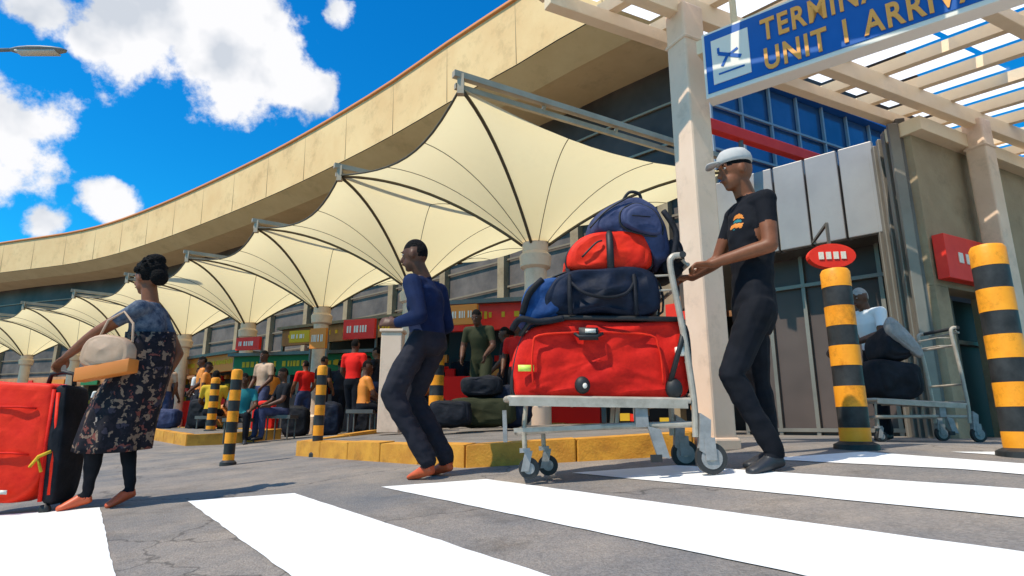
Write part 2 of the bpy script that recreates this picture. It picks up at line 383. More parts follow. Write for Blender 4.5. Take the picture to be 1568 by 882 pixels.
for i in range(len(C)):
    p=C[i]+NN[i]*(WO-.06)
    mu.beam((p.x,p.y,6.7),(p.x,p.y,10.03),.07,.10)
    if i+1<len(C):
        q=C[i+1]+NN[i+1]*(WO-.06)
        for z in (7.75,8.9): mu.beam((p.x,p.y,z),(q.x,q.y,z),.06,.06)
        for z in (3.95,4.85,5.75): 
            sh.beam((p.x,p.y,z),(q.x,q.y,z),.04,.06)
        m_=(p+q)/2; sh.beam((m_.x,m_.y,3.6),(m_.x,m_.y,6.2),.05,.05)
    if i%2==0:
        pil.beam((p.x,p.y,0),(p.x,p.y,6.3),.30,.3,up=(NN[i].x,NN[i].y,0))
mu.make('mullions',M['mullion'],T); sh.make('window_frames',M['frame'],T); pil.make('wall_pilasters',M['wallbeige'],T,bevel=.01)
sd=MB(); cols=['red','orange','green','wallbeige','yellowcloth','signblue','whitecloth']
mm=[M[c] for c in cols]
for i in range(6,len(C)-1):
    p=C[i]+NN[i]*(WO+.9); q=C[i+1]+NN[i+1]*(WO+.9); d=(q-p).normalized()
    for k in range(9):
        t=random.random(); z=random.uniform(.5,2.8); s_=random.uniform(.08,.3)
        c=p.lerp(q,t); sd.box((c.x,c.y,z),d*s_,NN[i]*.05,V((0,0,random.uniform(.05,.18))),random.randrange(len(cols)))
sd.make('shop_displays',mm,T)
hd=MB()
for i in range(4,len(C)-1,2):
    p=C[i]+NN[i]*(WO-.32); q=C[i+1]+NN[i+1]*(WO-.32)
    hd.beam((p.x,p.y,3.2),(q.x,q.y,3.2),.08,.42,random.choice([0,0,1,2,5]))
hd.make('shop_signboards',mm,T)

# ------------------------------------------------------------ tensile canopies
AP=[(-.62,6.5),(-2.82,9.12),(-5.3,11.8),(-7.95,14.1),(-10.8,16.3),(-13.8,18.4),(-16.9,20.3),(-20.1,22.1),(-23.4,23.8),(-26.9,25.4),(-30.5,26.9)]
def canopy(i):
    a0=V((*AP[i],0));a1=V((*AP[i+1],0))
    def bdir(j):
        k=min(j,6)*.035; v=V((.868,.498,0)); cs,sn=math.cos(k),math.sin(k); return V((v.x*cs-v.y*sn,v.x*sn+v.y*cs,0))
    W_=4.86
    b0=a0+bdir(i)*W_; b1=a1+bdir(i+1)*W_
    zc=4.50; zcap=3.30
    ctr=(a0+a1+b0+b1)/4
    e=empty('tensile_canopy')
    cs=[a0,a1,b1,b0]; NS=12; NR=10
    ring=[]
    for k in range(4):
        p=cs[k];q=cs[(k+1)%4]
        shared = (k==1) or (k==3 and i>0)
        for s_ in range(NS):
            t=s_/NS; m_=p.lerp(q,t); sag=4*t*(1-t)
            if shared: m_.z=zc-.20*sag
            else:
                m_=m_.lerp(ctr,(.10 if k==0 else .07)*sag); m_.z=zc-.24*sag
            ring.append(m_)
    n=len(ring); vs=[];fs=[]
    def pt(rp,t,k):
        ang=math.atan2(rp.y-ctr.y,rp.x-ctr.x); c0=V((ctr.x+math.cos(ang)*.2,ctr.y+math.sin(ang)*.2,zcap))
        p=c0.lerp(V((rp.x,rp.y,0)),t)
        f=1-(1-t)**1.9
        p.z=zcap+(rp.z-zcap)*f
        return p
    for r in range(NR+1):
        for k in range(n): vs.append(pt(ring[k],r/NR,k))
    for r in range(NR):
        for k in range(n): fs.append((r*n+k,r*n+(k+1)%n,(r+1)*n+(k+1)%n,(r+1)*n+k))
    obj('membrane',vs,fs,M['membrane'],e,True)
    rb=MB()
    for c in range(4):
        k=c*NS; rb.tube([pt(ring[k],t/12,k)-V((0,0,.02)) for t in range(13)],.025,8)
        for off in (NS//3,2*NS//3):
            k=c*NS+off; rb.tube([pt(ring[k],t/12,k)-V((0,0,.006)) for t in range(13)],.006,6)
    rb.tube(ring[:NS+1],.016,6)
    rb.make('ribs',M['steel_dark'],e,True)
    fr=MB()
    up=V((0,0,.15))
    A=V((a0.x,a0.y,zc));B=V((b0.x,b0.y,zc))
    d=(B-A).normalized(); sd_=V((-d.y,d.x,0))
    fr.beam(A+up-d*.10,B+up,.08,.08); fr.beam(A+up*.2+sd_*.06-d*.05,B+up*.2+sd_*.06,.05,.07)
    fr.beam(A-V((0,0,.10)),A+up*1.1,.08,.08,up=(1,0,0))
    for k in range(1,4):
        P=A.lerp(B,k/4); fr.beam(P+up,P+up*.2+sd_*.06,.04,.04)
    fr.make('edge_frame',M['edge_steel'],e)
    cl_=MB(); gz=g(ctr.x,ctr.y)-.05
    R=.175 
    rings=[]
    for z,r in((gz,R*1.25),(gz+.45,R*1.25),(gz+.5,R),(zcap-.42,R),(zcap-.38,R*1.35),(zcap-.2,R*1.45),(zcap-.14,R*1.15),(zcap+.06,R*1.2)):
        rings.append([V((ctr.x+math.cos(t*math.pi/12)*r,ctr.y+math.sin(t*math.pi/12)*r,z)) for t in range(24)])
    cl_.loft(rings); o=cl_.make('column',M['pillar'],e,True)
    o.modifiers.new('e','EDGE_SPLIT').split_angle=math.radians(35)
    return ctr
ctrs=[canopy(i) for i in range(len(AP)-1)]

# ------------------------------------------------------------ arrivals entrance building
E=empty('arrivals_entrance_building')
z0=.1
d1=V((.886,.464,0)); d2=V((.70,-.714,0))
PA=V((3.15,8.62,0)); PB=V((4.72,7.18,0)); Q0=V((4.50,6.40,0))
dA=(PB-PA).normalized(); outA=V((dA.y,-dA.x,0))
if outA.dot(V((0,-1,0)))<0: outA=-outA
outB=V((d1.y,-d1.x,0))
pm=MB(); L_=(PB-PA).length
for k in range(5):
    a=PA+dA*(L_*k/5+.012); b=PA+dA*(L_*(k+1)/5-.012)
    pm.box(((a+b)/2)+V((0,0,3.5))+outA*.02*(k%2*.2+1),(b-a)/2,outA*.05,V((0,0,.62)))
pm.make('fascia_panels',M['metal'],E,bevel=.012)
bk=MB()
bk.prism([tuple((PA-outA*.06).xy),tuple((PB-outA*.06).xy),tuple((Q0-outB*.3+d1*.3).xy),tuple((Q0+d1*7-outB*.3).xy),(11,12),(3.6,12.5)],2.88,3.95); bk.make('upper_block',M['metal_d'],E)
eg=MB(); a=PA-outA*.5; b=PB-outA*.5
eg.beam(a+V((0,0,1.6)),b+V((0,0,1.6)),.04,2.7); eg.make('entrance_glazing',M['glassdark'],E)
ef=MB()
for t in (0,.22,.45,.68,.9):
    p=a.lerp(b,t)+outA*.06; ef.beam(p+V((0,0,.2)),p+V((0,0,2.9)),.05,.05,up=outA)
for z in (.45,2.45): ef.beam(a+outA*.07+V((0,0,z)),b+outA*.07+V((0,0,z)),.05,.05)
ef.make('entrance_frames',M['metal_m'],E)
rt=(Q0-PB); rn=V((rt.y,-rt.x,0)).normalized()
if rn.x>0: rn=-rn
cp=MB(); 
cp.box((PB+Q0)/2+V((0,0,2.05))-rn*.05,rt/2,rn*.05,V((0,0,1.98)),0)
for k in range(5):
    p=PB+rt*(k/4); cp.box(p+rn*.04+V((0,0,2.02)),rt.normalized()*(.05 if k%2 else .035),rn*.055,V((0,0,1.94)),1)
cp.make('corner_pier_cladding',[M['metal_d'],M['metal_m']],E,bevel=.01)
bw=MB(); 
def wseg(s0,s1,za,zb,off=0,th=.12,mi=0):
    p=Q0+d1*s0+outB*off;q=Q0+d1*s1+outB*off
    bw.box((p+q)/2+V((0,0,(za+zb)/2)),(q-p)/2,outB*th,V((0,0,(zb-za)/2)),mi)
wseg(.04,8,2.0,3.78); wseg(.04,.30,z0,2.0); wseg(1.25,1.5,z0,2.0); wseg(2.9,3.2,z0,2.0); wseg(5.4,5.8,z0,2.0)
wseg(.0,8.1,3.78,3.95,.06,.20,1)
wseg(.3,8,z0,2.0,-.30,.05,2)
wseg(.3,8,1.45,1.50,-.22,.03,3)
for s_ in (.62,.95,1.9,2.4,3.7,4.3): wseg(s_,s_+.04,z0,2.0,-.22,.03,3)
bw.make('side_wall',[M['wallbeige'],M['beige_steel'],M['black'],M['metal_m']],E,bevel=.006)
rs=MB(); p=Q0+d1*.08+outB*.20
rs.box(p+d1*.55+V((0,0,2.31)),d1*.55,outB*.06,V((0,0,.25)),0)
for k in range(3): rs.box(p+d1*(.28+.15*k)+outB*.065+V((0,0,2.31)),d1*.045,outB*.006,V((0,0,.06)),1)
rs.box(p+d1*.75+outB*.065+V((0,0,2.31)),d1*.09,outB*.006,V((0,0,.02)),1)
rs.make('shop_sign',[M['red'],M['signwhite']],None,bevel=.01)
q=V((3.85,6.95,2.50)); rs=MB(); dd=V((.95,-.1,0)).normalized(); oo=V((-.1,-.95,0)).normalized()
rs.loft([[q+oo*y+dd*.27*math.cos(t*math.pi/14)+V((0,0,.15*math.sin(t*math.pi/14))) for t in range(28)] for y in (-.05,.05)],0)
for k in range(4): rs.box(q+oo*.055+dd*(-.13+.085*k),dd*.028,oo*.006,V((0,0,.045)),1)
rs.beam(q+V((0,0,.1)),q+V((0,0,.42)),.03,.03,2,up=(1,0,0)); rs.beam(q+V((0,0,.42)),q+V((.25,.9,.42)),.03,.03,2)
rs.make('oval_hanging_sign',[M['red'],M['signwhite'],M['metal_d']],None)
ga=V((3.3,9.10,0)); gd=V((.88,.47,0)).normalized(); gl=6.0; go=V((gd.y,-gd.x,0))
gb=MB(); gb.box(ga+gd*gl/2-go*.3+V((0,0,5.3)),gd*gl/2,go*.3,V((0,0,1.18)),0)
gb.make('blue_glazed_storey',M['glassblue'],E)
gm=MB()
for k in range(9):
    p=ga+gd*(gl*k/8)+go*.04; gm.beam(p+V((0,0,4.1)),p+V((0,0,6.5)),.04,.05,up=go)
for z in (4.15,4.95,5.75): gm.beam(ga+go*.05+V((0,0,z)),ga+gd*gl+go*.05+V((0,0,z)),.04,.04)
gm.make('glazing_bars',M['mullion_w'],E)
gr=MB(); gr.box(ga+gd*gl/2-go*.28+V((0,0,6.56)),gd*(gl/2+.05),go*.45,V((0,0,.07))); gr.make('storey_roof_edge',M['signblue'],E)
rbm=MB(); rbm.beam((2.55,7.52,4.6),(4.95,8.83,4.6),.12,.17); rbm.make('red_edge_beam',M['red'],E,bevel=.01)
rb2=MB()
for p in ((3.3,7.93),(4.5,8.58)): rb2.beam((*p,3.96),(*p,4.52),.05,.05,up=(1,0,0))
rb2.beam((3.3,7.93,3.99),(3.7,8.9,3.99),.06,.06)
rb2.make('beam_brackets',M['metal_d'],E)

# ------------------------------------------------------------ pergola walkway
PG=empty('pergola_walkway')
P1=V((1.52,4.62,0)); P2=V((5.62,6.62,0))
pd=(P2-P1).normalized()
ps=MB()
for P,w_ in((P1,.23),(P2,.22),(P2+V((2.2,-2.4,0)),.22),(P1+pd*9.5,.22)):
    gz=g(P.x,P.y)-.05
    ps.box((P.x,P.y,(gz+4.1)/2),pd*w_/2,V((-pd.y,pd.x,0))*w_/2,V((0,0,(4.1-gz)/2)))
    ps.box((P.x,P.y,gz+.09),pd*(w_/2+.02),V((-pd.y,pd.x,0))*(w_/2+.02),V((0,0,.05)))
    ps.box((P.x,P.y,3.75),pd*(w_/2+.015),V((-pd.y,pd.x,0))*(w_/2+.015),V((0,0,.02)))
ps.make('posts',M['pillar'],PG,bevel=.02)
bm_=MB()
s0=-1.0; s1=11
for k,off in enumerate((-.45,0,1.25,2.5,3.7)):
    a=P1+pd*s0+d2*off; b=P1+pd*s1+d2*off; h=.20 if k==1 else .13
    bm_.beam(a+V((0,0,4.12)),b+V((0,0,4.12)),.11,h)
bm_.make('main_beams',M['beige_steel'],PG,bevel=.006)
sl_=MB()
k=0; s_=s0+.05
while s_<s1:
    a=P1+pd*s_-d2*.6; b=P1+pd*s_+d2*4.0
    sl_.beam(a+V((0,0,4.28)),b+V((0,0,4.28)),.085,.13); s_+=.62; k+=1
sl_.make('rafters',M['beige_steel'],PG)
rp=MB(); s_=s0+.05
k=0
while s_<s1-.5:
    for j,(o0,o1) in enumerate(((-.55,.6),(.66,1.9),(1.96,3.1),(3.16,4.0))):
        if (k*7+j*3)%6!=4:
            a=P1+pd*(s_+.05); b=P1+pd*(s_+.57)
            rp.add([a+d2*o0+V((0,0,4.375)),b+d2*o0+V((0,0,4.375)),b+d2*o1+V((0,0,4.375)),a+d2*o1+V((0,0,4.375))],[(0,1,2,3)])
    s_+=.62;k+=1
rp.make('roof_panels',M['roofpanel'],PG)

# overhead arrivals sign
S=empty('overhead_arrivals_sign')
sa=V((1.60,4.38,0)); sx=V((.782,-.623,0)); so_=V((-.623,-.782,0)); SL=2.3; zb,zt=3.06,3.64
sm_=MB(); c=sa+sx*SL/2+V((0,0,(zb+zt)/2))
sm_.box(c,sx*SL/2,so_*.07,V((0,0,(zt-zb)/2)),1)
sm_.box(c+so_*.072+V((0,0,.008)),sx*(SL/2-.02),so_*.004,V((0,0,(zt-zb)/2-.028)),0)
sm_.make('sign_box',[M['signblue'],M['signwhite']],S,bevel=.004)
ic=MB(); c=sa+sx*.22+V((0,0,3.35))+so_*.079
ic.box(c,sx*.145,so_*.003,V((0,0,.195)),0)
for a,b,w_ in(((-.09,.06),(.08,-.03),.03),((-.02,.02),(-.07,-.06),.022),((-.01,.02),(.06,.05),.02),((-.09,.06),(-.09,.11),.018),((-.1,-.12),(.1,-.12),.014)):
    ic.beam(c+so_*.005+sx*a[0]+V((0,0,a[1])),c+so_*.005+sx*b[0]+V((0,0,b[1])),.004,w_,1,up=V((0,0,1)) if a[0]!=b[0] else sx)
ic.make('arrivals_pictogram',[M['signwhite'],M['signblue']],S)
def text(body,pos,size,m,parent,name):
    cu=bpy.data.curves.new(name,'FONT'); cu.body=body; cu.size=size; cu.extrude=.004; cu.offset=.006; cu.space_character=1.15
    cu.materials.append(m); o=bpy.data.objects.new(name,cu); COL.objects.link(o); o.parent=parent
    X,Y=sx*.68,V((0,0,1)); Z=sx.cross(Y)
    mt=Matrix((X,Y,Z)).transposed().to_4x4(); mt.translation=pos; o.matrix_world=mt
text('TERMINAL 1',sa+sx*.46+so_*.082+V((0,0,3.38)),.25,M['gold'],S,'line_one')
text("UNIT 1 ARRIVALS",sa+sx*.46+so_*.082+V((0,0,3.13)),.25,M['gold'],S,'line_two')
hg=MB()
for t in(.25,1.2,2.1): p=sa+sx*t; hg.beam(p+V((0,0,3.62)),p+V((0,0,4.2)),.04,.04,up=(1,0,0))
hg.beam(sa-sx*.05+V((0,0,3.55)),sa+sx*.02+V((0,0,3.55)),.12,.12)
hg.make('hangers',M['beige_steel'],S)

# ------------------------------------------------------------ bollards
def bollard(x,y,h,r=.095,base=None):
    z=g(x,y) if base is None else base
    b=MB(); nb=9; hh=h/nb
    for k in range(nb):
        R=r*1.0 if k%2 else r*1.015
        rr=[(z+hh*k-(.03 if k==0 else 0),R),(z+hh*(k+1),R)]
        if k==nb-1: rr=[(z+hh*k,R),(z+h-.03,R),(z+h-.008,R*.88),(z+h,R*.6)]
        b.loft([[V((x+math.cos(t*math.pi/14)*q,y+math.sin(t*math.pi/14)*q,zz)) for t in range(28)] for zz,q in rr],0 if k%2==0 else 1)
    b.loft([[V((x+math.cos(t*math.pi/14)*q,y+math.sin(t*math.pi/14)*q,zz)) for t in range(28)] for zz,q in((z-.02,r*1.5),(z+.03,r*1.45),(z+.05,r*1.02))],1)
    o=b.make('striped_bollard',[M['yellow'],M['blk']],None,True); o.modifiers.new('e','EDGE_SPLIT').split_angle=math.radians(35)
bollard(2.32,4.16,1.25); bollard(3.03,3.66,1.30)
bollard(-2.12,6.72,.98,.055); bollard(-2.92,6.39,.98,.055); bollard(-1.05,8.4,1.25,.10,g(-1.05,8.4)+.15)
bollard(-5.6,11.4,1,.08,g(-5.6,11.4)+.17)

# ------------------------------------------------------------ street lamp
lm=MB(); 
lm.tube([(-15.2,13.4,-.2),(-15.2,13.4,8.9),(-14.9,13.4,9.55),(-13.6,13.4,9.75),(-12.6,13.4,9.78)],[.12,.08,.06,.05,.045],12,0)
lm.ell((-12.0,13.4,9.76),(.75,0,0),(0,.18,0),(0,0,.08),0); lm.box((-12.0,13.4,9.69),(.5,0,0),(0,.12,0),(0,0,.015),1)
lm.make('street_lamp',[M['plasticgrey'],M['signwhite']],None,True)

# ------------------------------------------------------------ people
def seg_dist(P,a,b):
    a=np.array(a);b=np.array(b); ab=b-a; t=np.clip(((P-a)@ab)/max(ab@ab,1e-9),0,1); return np.linalg.norm(P-(a+t[:,None]*ab),axis=1),t

def figure(name,J,S_,voxel=.008,mats=None,rule=None,extra=None,curl=.6,fold=.006):
    k=S_
    mb=MB(); bones=[]
    def limb(lab,a,ra,b,rb): 
        mb.cap(a,ra*k,b,rb*k); bones.append((lab,a,b,(ra+rb)*.5*k))
    hipc=(J['hipL']+J['hipR'])/2; shc=(J['shL']+J['shR'])/2
    sideH=(J['hipL']-J['hipR']).normalized(); sideS=(J['shL']-J['shR']).normalized()
    upv=(shc-hipc).normalized()
    rings=[]
    tw=J.get('torso',1.0)
    for t,rx,ry in((-.22,.09,.08),(-.1,.155,.115),(.06,.165,.122),(.22,.152,.112),(.4,.142,.108),(.6,.155,.118),(.78,.172,.118),(.92,.17,.10),(1.0,.15,.085),(1.07,.10,.07),(1.13,.06,.06)):
        c=hipc.lerp(shc,t); sd=sideH.lerp(sideS,max(0,min(1,t))).normalized(); sd=(sd-upv*sd.dot(upv)).normalized(); fw=sd.cross(upv)
        rings.append([c+sd*rx*k*tw*math.cos(2*math.pi*q/20)+fw*ry*k*tw*math.sin(2*math.pi*q/20) for q in range(20)])
    mb.loft(rings)
    bones.append(('torso',hipc+upv*.06,shc-upv*.05,.13*k)); bones.append(('pelvis',hipc-upv*.05,hipc+upv*.02,.14*k))
    H=J['head']; hf=J['hf'].normalized(); hu=V((0,0,1)); hu=(hu-hf*hu.dot(hf)).normalized(); hs_=hf.cross(hu)
    nb_=shc+upv*.03*k
    limb('neck',nb_,.062,H-hu*.07*k-hf*.015*k,.055)
    mb.ell(H+hu*.02*k-hf*.01*k,hs_*.076*k,hf*.096*k,hu*.108*k,nu=18,nv=12)
    mb.ell(H-hu*.055*k+hf*.025*k,hs_*.056*k,hf*.062*k,hu*.065*k)
    mb.ell(H-hu*.098*k+hf*.055*k,hs_*.026*k,hf*.026*k,hu*.022*k)
    mb.cap(H+hf*.085*k+hu*.008*k,.010*k,H+hf*.103*k-hu*.028*k,.017*k)
    mb.ell(H+hf*.080*k+hu*.03*k,hs_*.045*k,hf*.012*k,hu*.012*k)
    mb.ell(H+hf*.082*k-hu*.058*k,hs_*.026*k,hf*.016*k,hu*.014*k)
    for sgn in(-1,1): mb.ell(H+hs_*sgn*.077*k-hf*.005*k-hu*.01*k,hs_*.01*k,hf*.02*k,hu*.034*k)
    bones.append(('head',H-hu*.07*k,H+hu*.04*k,.09*k))
    for s in 'LR':
        sh,el,wr=J['sh'+s],J['el'+s],J['wr'+s]
        sl=J.get('sleeve',0)
        mb.cap(shc.lerp(sh,.5),.07*k,sh,.062*k)
        mid=sh.lerp(el,.45)
        limb('uparm',sh,.058+sl,mid,.050+sl); bones[-1]=('uparm',sh,el,.05*k); mb.cap(mid,(.050+sl)*k,el,(.040+sl)*k)
        m2=el.lerp(wr,.3); mb.cap(el,(.041+sl)*k,m2,(.041+sl)*k); mb.cap(m2,(.041+sl)*k,wr,(.027+sl*.7)*k); bones.append(('forearm',el,wr,.034*k))
        hd_=J['hd'+s].normalized(); pn=J['pn'+s]; pn=(pn-hd_*pn.dot(hd_)).normalized(); ps_=hd_.cross(pn)
        rr=[]
        for t,a,b in((-.01,.024,.019),(.02,.030,.018),(.05,.040,.017),(.085,.042,.014),(.095,.036,.010)):
            rr.append([wr+hd_*t*k+ps_*a*k*math.cos(2*math.pi*q/12)+pn*b*k*math.sin(2*math.pi*q/12) for q in range(12)])
        mb.loft(rr)
        for fi,(o,ln) in enumerate(((-.031,.070),(-.0105,.080),(.0105,.076),(.031,.060))):
            p=wr+hd_*.085*k+ps_*o*k; ang=J.get('curl',curl)
            for sj,fr in enumerate((.45,.32,.23)):
                a_=ang*(sj*.9+.5); dd_=hd_*math.cos(a_)+pn*math.sin(a_)
                q=p+dd_*ln*fr*k; mb.cap(p,(.0095-.001*sj)*k,q,(.0088-.001*sj)*k); p=q
        tb=wr+hd_*.03*k-ps_*.032*k; t1=tb+(hd_*.7-ps_*.55+pn*.35).normalized()*.035*k; t2=t1+(hd_*.8-ps_*.1+pn*.6).normalized()*.03*k
        mb.cap(tb,.014*k,t1,.012*k); mb.cap(t1,.012*k,t2,.009*k)
        bones.append(('hand',wr,wr+hd_*.13*k,.03*k))
        hp,kn,an,to=J['hip'+s],J['kn'+s],J['an'+s],J['to'+s]
        lw=J.get('trouser',0)
        m3=hp.lerp(kn,.4); mb.cap(hp,(.092)*k,m3,(.086+lw*.5)*k); mb.cap(m3,(.086+lw*.5)*k,kn,(.060+lw)*k); bones.append(('thigh',hp,kn,.07*k))
        m4=kn.lerp(an,.3); mb.cap(kn,(.058+lw)*k,m4,(.060+lw)*k); mb.cap(m4,(.060+lw)*k,kn.lerp(an,.93),(.040+lw*1.2)*k); bones.append(('shin',kn,kn.lerp(an,.95),.05*k))
        mb.cap(kn.lerp(an,.85),.036*k,an,.036*k)
        fd3=(to-V((an.x,an.y,an.z-.045*k))).normalized()
        fs_=fd3.cross(V((0,0,1))).normalized(); fu=fs_.cross(fd3)
        heel=an-V((0,0,.05*k))-fd3*.035*k
        rr=[]
        tot=(to-heel).length
        for t,a,b,zo in((0,.026,.022,.004),(.06,.035,.036,.012),(.3,.036,.045,.018),(.55,.042,.036,.006),(.8,.046,.026,-.004),(.95,.036,.02,-.008),(1.0,.018,.012,-.01)):
            c_=heel+fd3*tot*t+fu*zo*k
            rr.append([c_+fs_*a*k*math.cos(2*math.pi*q/14)+fu*b*k*math.sin(2*math.pi*q/14) for q in range(14)])
        mb.loft(rr); bones.append(('foot',heel,to,.035*k)); 
    if extra: extra(mb,bones)
    tmp=mb.make('tmp',[mats[0]])
    rm=tmp.modifiers.new('r','REMESH'); rm.mode='VOXEL'; rm.voxel_size=voxel; rm.use_smooth_shade=True
    smn=tmp.modifiers.new('s','SMOOTH'); smn.iterations=4 if voxel<.012 else 2; smn.factor=.5
    dg=bpy.context.evaluated_depsgraph_get(); dg.update()
    me=bpy.data.meshes.new_from_object(tmp.evaluated_get(dg)); bpy.data.objects.remove(tmp)
    me.materials.clear()
    for m in mats: me.materials.append(m)
    nv=len(me.vertices); nf=len(me.polygons)
    cen=np.empty(nf*3); me.polygons.foreach_get('center',cen); cen=cen.reshape(-1,3)
    best=np.full(nf,1e9); lab=np.zeros(nf,int); tt=np.zeros(nf)
    for i,(l,a,b,r) in enumerate(bones):
        d,t=seg_dist(cen,a,b); d=d-r; mk=d<best; best[mk]=d[mk]; lab[mk]=i; tt[mk]=t[mk]
    labs=np.array([b[0] for b in bones])[lab]
    hvec=cen-np.array(H); 
    ctx=dict(P=cen,lab=labs,t=tt,hu=hvec@np.array(hu)/k,hf=hvec@np.array(hf)/k)
    idx=rule(ctx).astype(np.int32)
    me.polygons.foreach_set('material_index',idx); me.polygons.foreach_set('use_smooth',np.ones(nf,bool))
    if fold:
        vn=np.empty(nv*3); me.vertices.foreach_get('normal',vn); vn=vn.reshape(-1,3)
        vc=np.empty(nv*3); me.vertices.foreach_get('co',vc); vc=vc.reshape(-1,3)
        cloth=np.zeros(nv)
        lv=np.empty(len(me.loops),int); me.loops.foreach_get('vertex_index',lv)
        ls=np.empty(nf,int); me.polygons.foreach_get('loop_total',ls)
        fc=np.repeat(np.isin(labs,['torso','pelvis','thigh','shin']).astype(float),ls); cloth[lv]=fc
        for i in np.nonzero(cloth)[0]:
            p=vc[i]; n_=noise.noise(V((p[0]*8,p[1]*8,p[2]*4)))+.5*noise.noise(V((p[0]*9+p[2]*14,p[1]*9,p[2]*16-p[0]*9)))
            vc[i]+=vn[i]*n_*fold*2
        me.vertices.foreach_set('co',vc.ravel())
    me.update()
    root=empty(name,(hipc.x,hipc.y,0))
    o=bpy.data.objects.new('body',me); COL.objects.link(o); o.parent=root
    o.matrix_parent_inverse=Matrix.Translation(-V((hipc.x,hipc.y,0)))
    fb=MB()
    for sgn in(-1,1):
        fb.ell(H+hs_*sgn*.031*k+hf*.080*k+hu*.010*k,hs_*.012*k,hf*.008*k,hu*.005*k,0,10,6)
        fb.ell(H+hs_*sgn*.031*k+hf*.0865*k+hu*.010*k,hs_*.005*k,hf*.003*k,hu*.0045*k,1,8,5)
        fb.ell(H+hs_*sgn*.031*k+hf*.088*k+hu*.030*k,hs_*.017*k,hf*.005*k,hu*.003*k,1,8,5)
    fb.ell(H+hf*.096*k-hu*.058*k,hs_*.022*k,hf*.006*k,hu*.006*k,2,10,6)
    f=fb.make('face_details',[M['eye'],M['hair'],M['lip']],root,True); f.matrix_parent_inverse=Matrix.Translation(-V((hipc.x,hipc.y,0)))
    return root,dict(H=H,hf=hf,hu=hu,hs=hs_,k=k)

def child(mb,name,mats,root,**kw):
    o=mb.make(name,mats,root,**kw); o.matrix_parent_inverse=Matrix.Translation(-root.location); return o

# --- trolley pusher (profile, walking left)
Yp=3.51
Jp=dict(head=V((1.40,Yp-.02,2.07)),hf=V((-1,-.12,-.12)),torso=1.0,trouser=.006,
 shL=V((1.50,Yp-.18,1.82)),shR=V((1.45,Yp+.19,1.84)),
 elL=V((1.475,Yp-.24,1.52)),elR=V((1.34,Yp+.24,1.56)),
 wrL=V((1.185,Yp-.07,1.455)),wrR=V((1.17,Yp+.26,1.455)),
 hdL=V((-1,.1,-.05)),hdR=V((-1,.0,-.05)),pnL=V((-.2,.0,-1)),pnR=V((-.2,0,-1)),curl=1.1,
 hipL=V((1.43,Yp-.10,1.18)),hipR=V((1.46,Yp+.10,1.18)),
 knL=V((1.235,Yp-.12,.80)),knR=V((1.475,Yp+.10,.78)),
 anL=V((1.455,Yp-.10,.365)),anR=V((1.53,Yp+.12,.37)),
 toL=V((1.27,Yp-.14,.285)),toR=V((1.34,Yp+.08,.305)))
def rule_p(c):
    o=np.zeros(len(c['lab']),int)
    l=c['lab'];t=c['t'];P=c['P']
    o[l=='torso']=1; o[(l=='uparm')&(t<.55)]=1; o[(l=='pelvis')|(l=='thigh')|(l=='shin')]=2; o[l=='foot']=3
    o[(l=='neck')&(t<.25)]=1
    o[(l=='head')&(c['hu']>.02)&(c['hf']<.07)]=4
    d=np.linalg.norm((P-np.array((1.31,Yp-.08,1.72)))*np.array((1,1,1.0)),axis=1); nn=np.sin(P[:,2]*90+P[:,0]*60)
    o[(o==1)&(d<.085)&(nn>.1)]=5; o[(o==1)&(d<.07)&(nn<-.6)]=6
    return o
rp_,hi=figure('man_pushing_luggage_trolley',Jp,1.06,.0075,[M['skin2'],M['blackcloth'],M['blackcloth'],M['shoe_bk'],M['hair'],M['orange'],M['tealcloth']],rule_p)
H,hf,hu,hs_,k=hi['H'],hi['hf'],hi['hu'],hi['hs'],1.06
cpm=MB()
rings=[]
for t,r,z in((0,1.00,.045),(.3,1.03,.065),(.6,.98,.095),(.85,.75,.125),(1,.3,.138)):
    rings.append([H-hf*.008*k+hu*z*k+hs_*.083*r*k*math.cos(2*math.pi*q/24)+hf*.103*r*k*math.sin(2*math.pi*q/24) for q in range(24)])
cpm.loft(rings)
br=[]
for z in(.048,.055):
    br.append([H+hu*(z-.012*abs(math.sin(2*math.pi*q/20)))*k+hf*(.10+.034*(1+math.cos(2*math.pi*q/20)))*k+hs_*.065*k*math.sin(2*math.pi*q/20) for q in range(20)])
cpm.loft(br)
child(cpm,'baseball_cap',M['cap'],rp_,smooth=True)

# --- man in navy sweater, walking away to the left
Ym=4.15
Jm=dict(head=V((-.70,Ym-.02,1.705)),hf=V((-.93,.15,-.12)),torso=1.02,trouser=.020,sleeve=.014,
 shL=V((-.69,Ym-.14,1.475)),shR=V((-.54,Ym+.15,1.475)),
 elL=V((-.61,Ym-.25,1.22)),elR=V((-.475,Ym+.17,1.22)),
 wrL=V((-.79,Ym-.16,1.19)),wrR=V((-.62,Ym+.24,1.17)),
 hdL=V((-.9,.2,.15)),hdR=V((-1,.3,.05)),pnL=V((.2,.8,-.4)),pnR=V((0,-.5,-.8)),curl=.8,
 hipL=V((-.635,Ym-.08,1.07)),hipR=V((-.545,Ym+.08,1.07)),
 knL=V((-.80,Ym-.10,.72)),knR=V((-.70,Ym+.10,.71)),
 anL=V((-.545,Ym-.04,.265)),anR=V((-.44,Ym+.12,.275)),
 toL=V((-.70,Ym+.06,.185)),toR=V((-.60,Ym+.21,.20)))
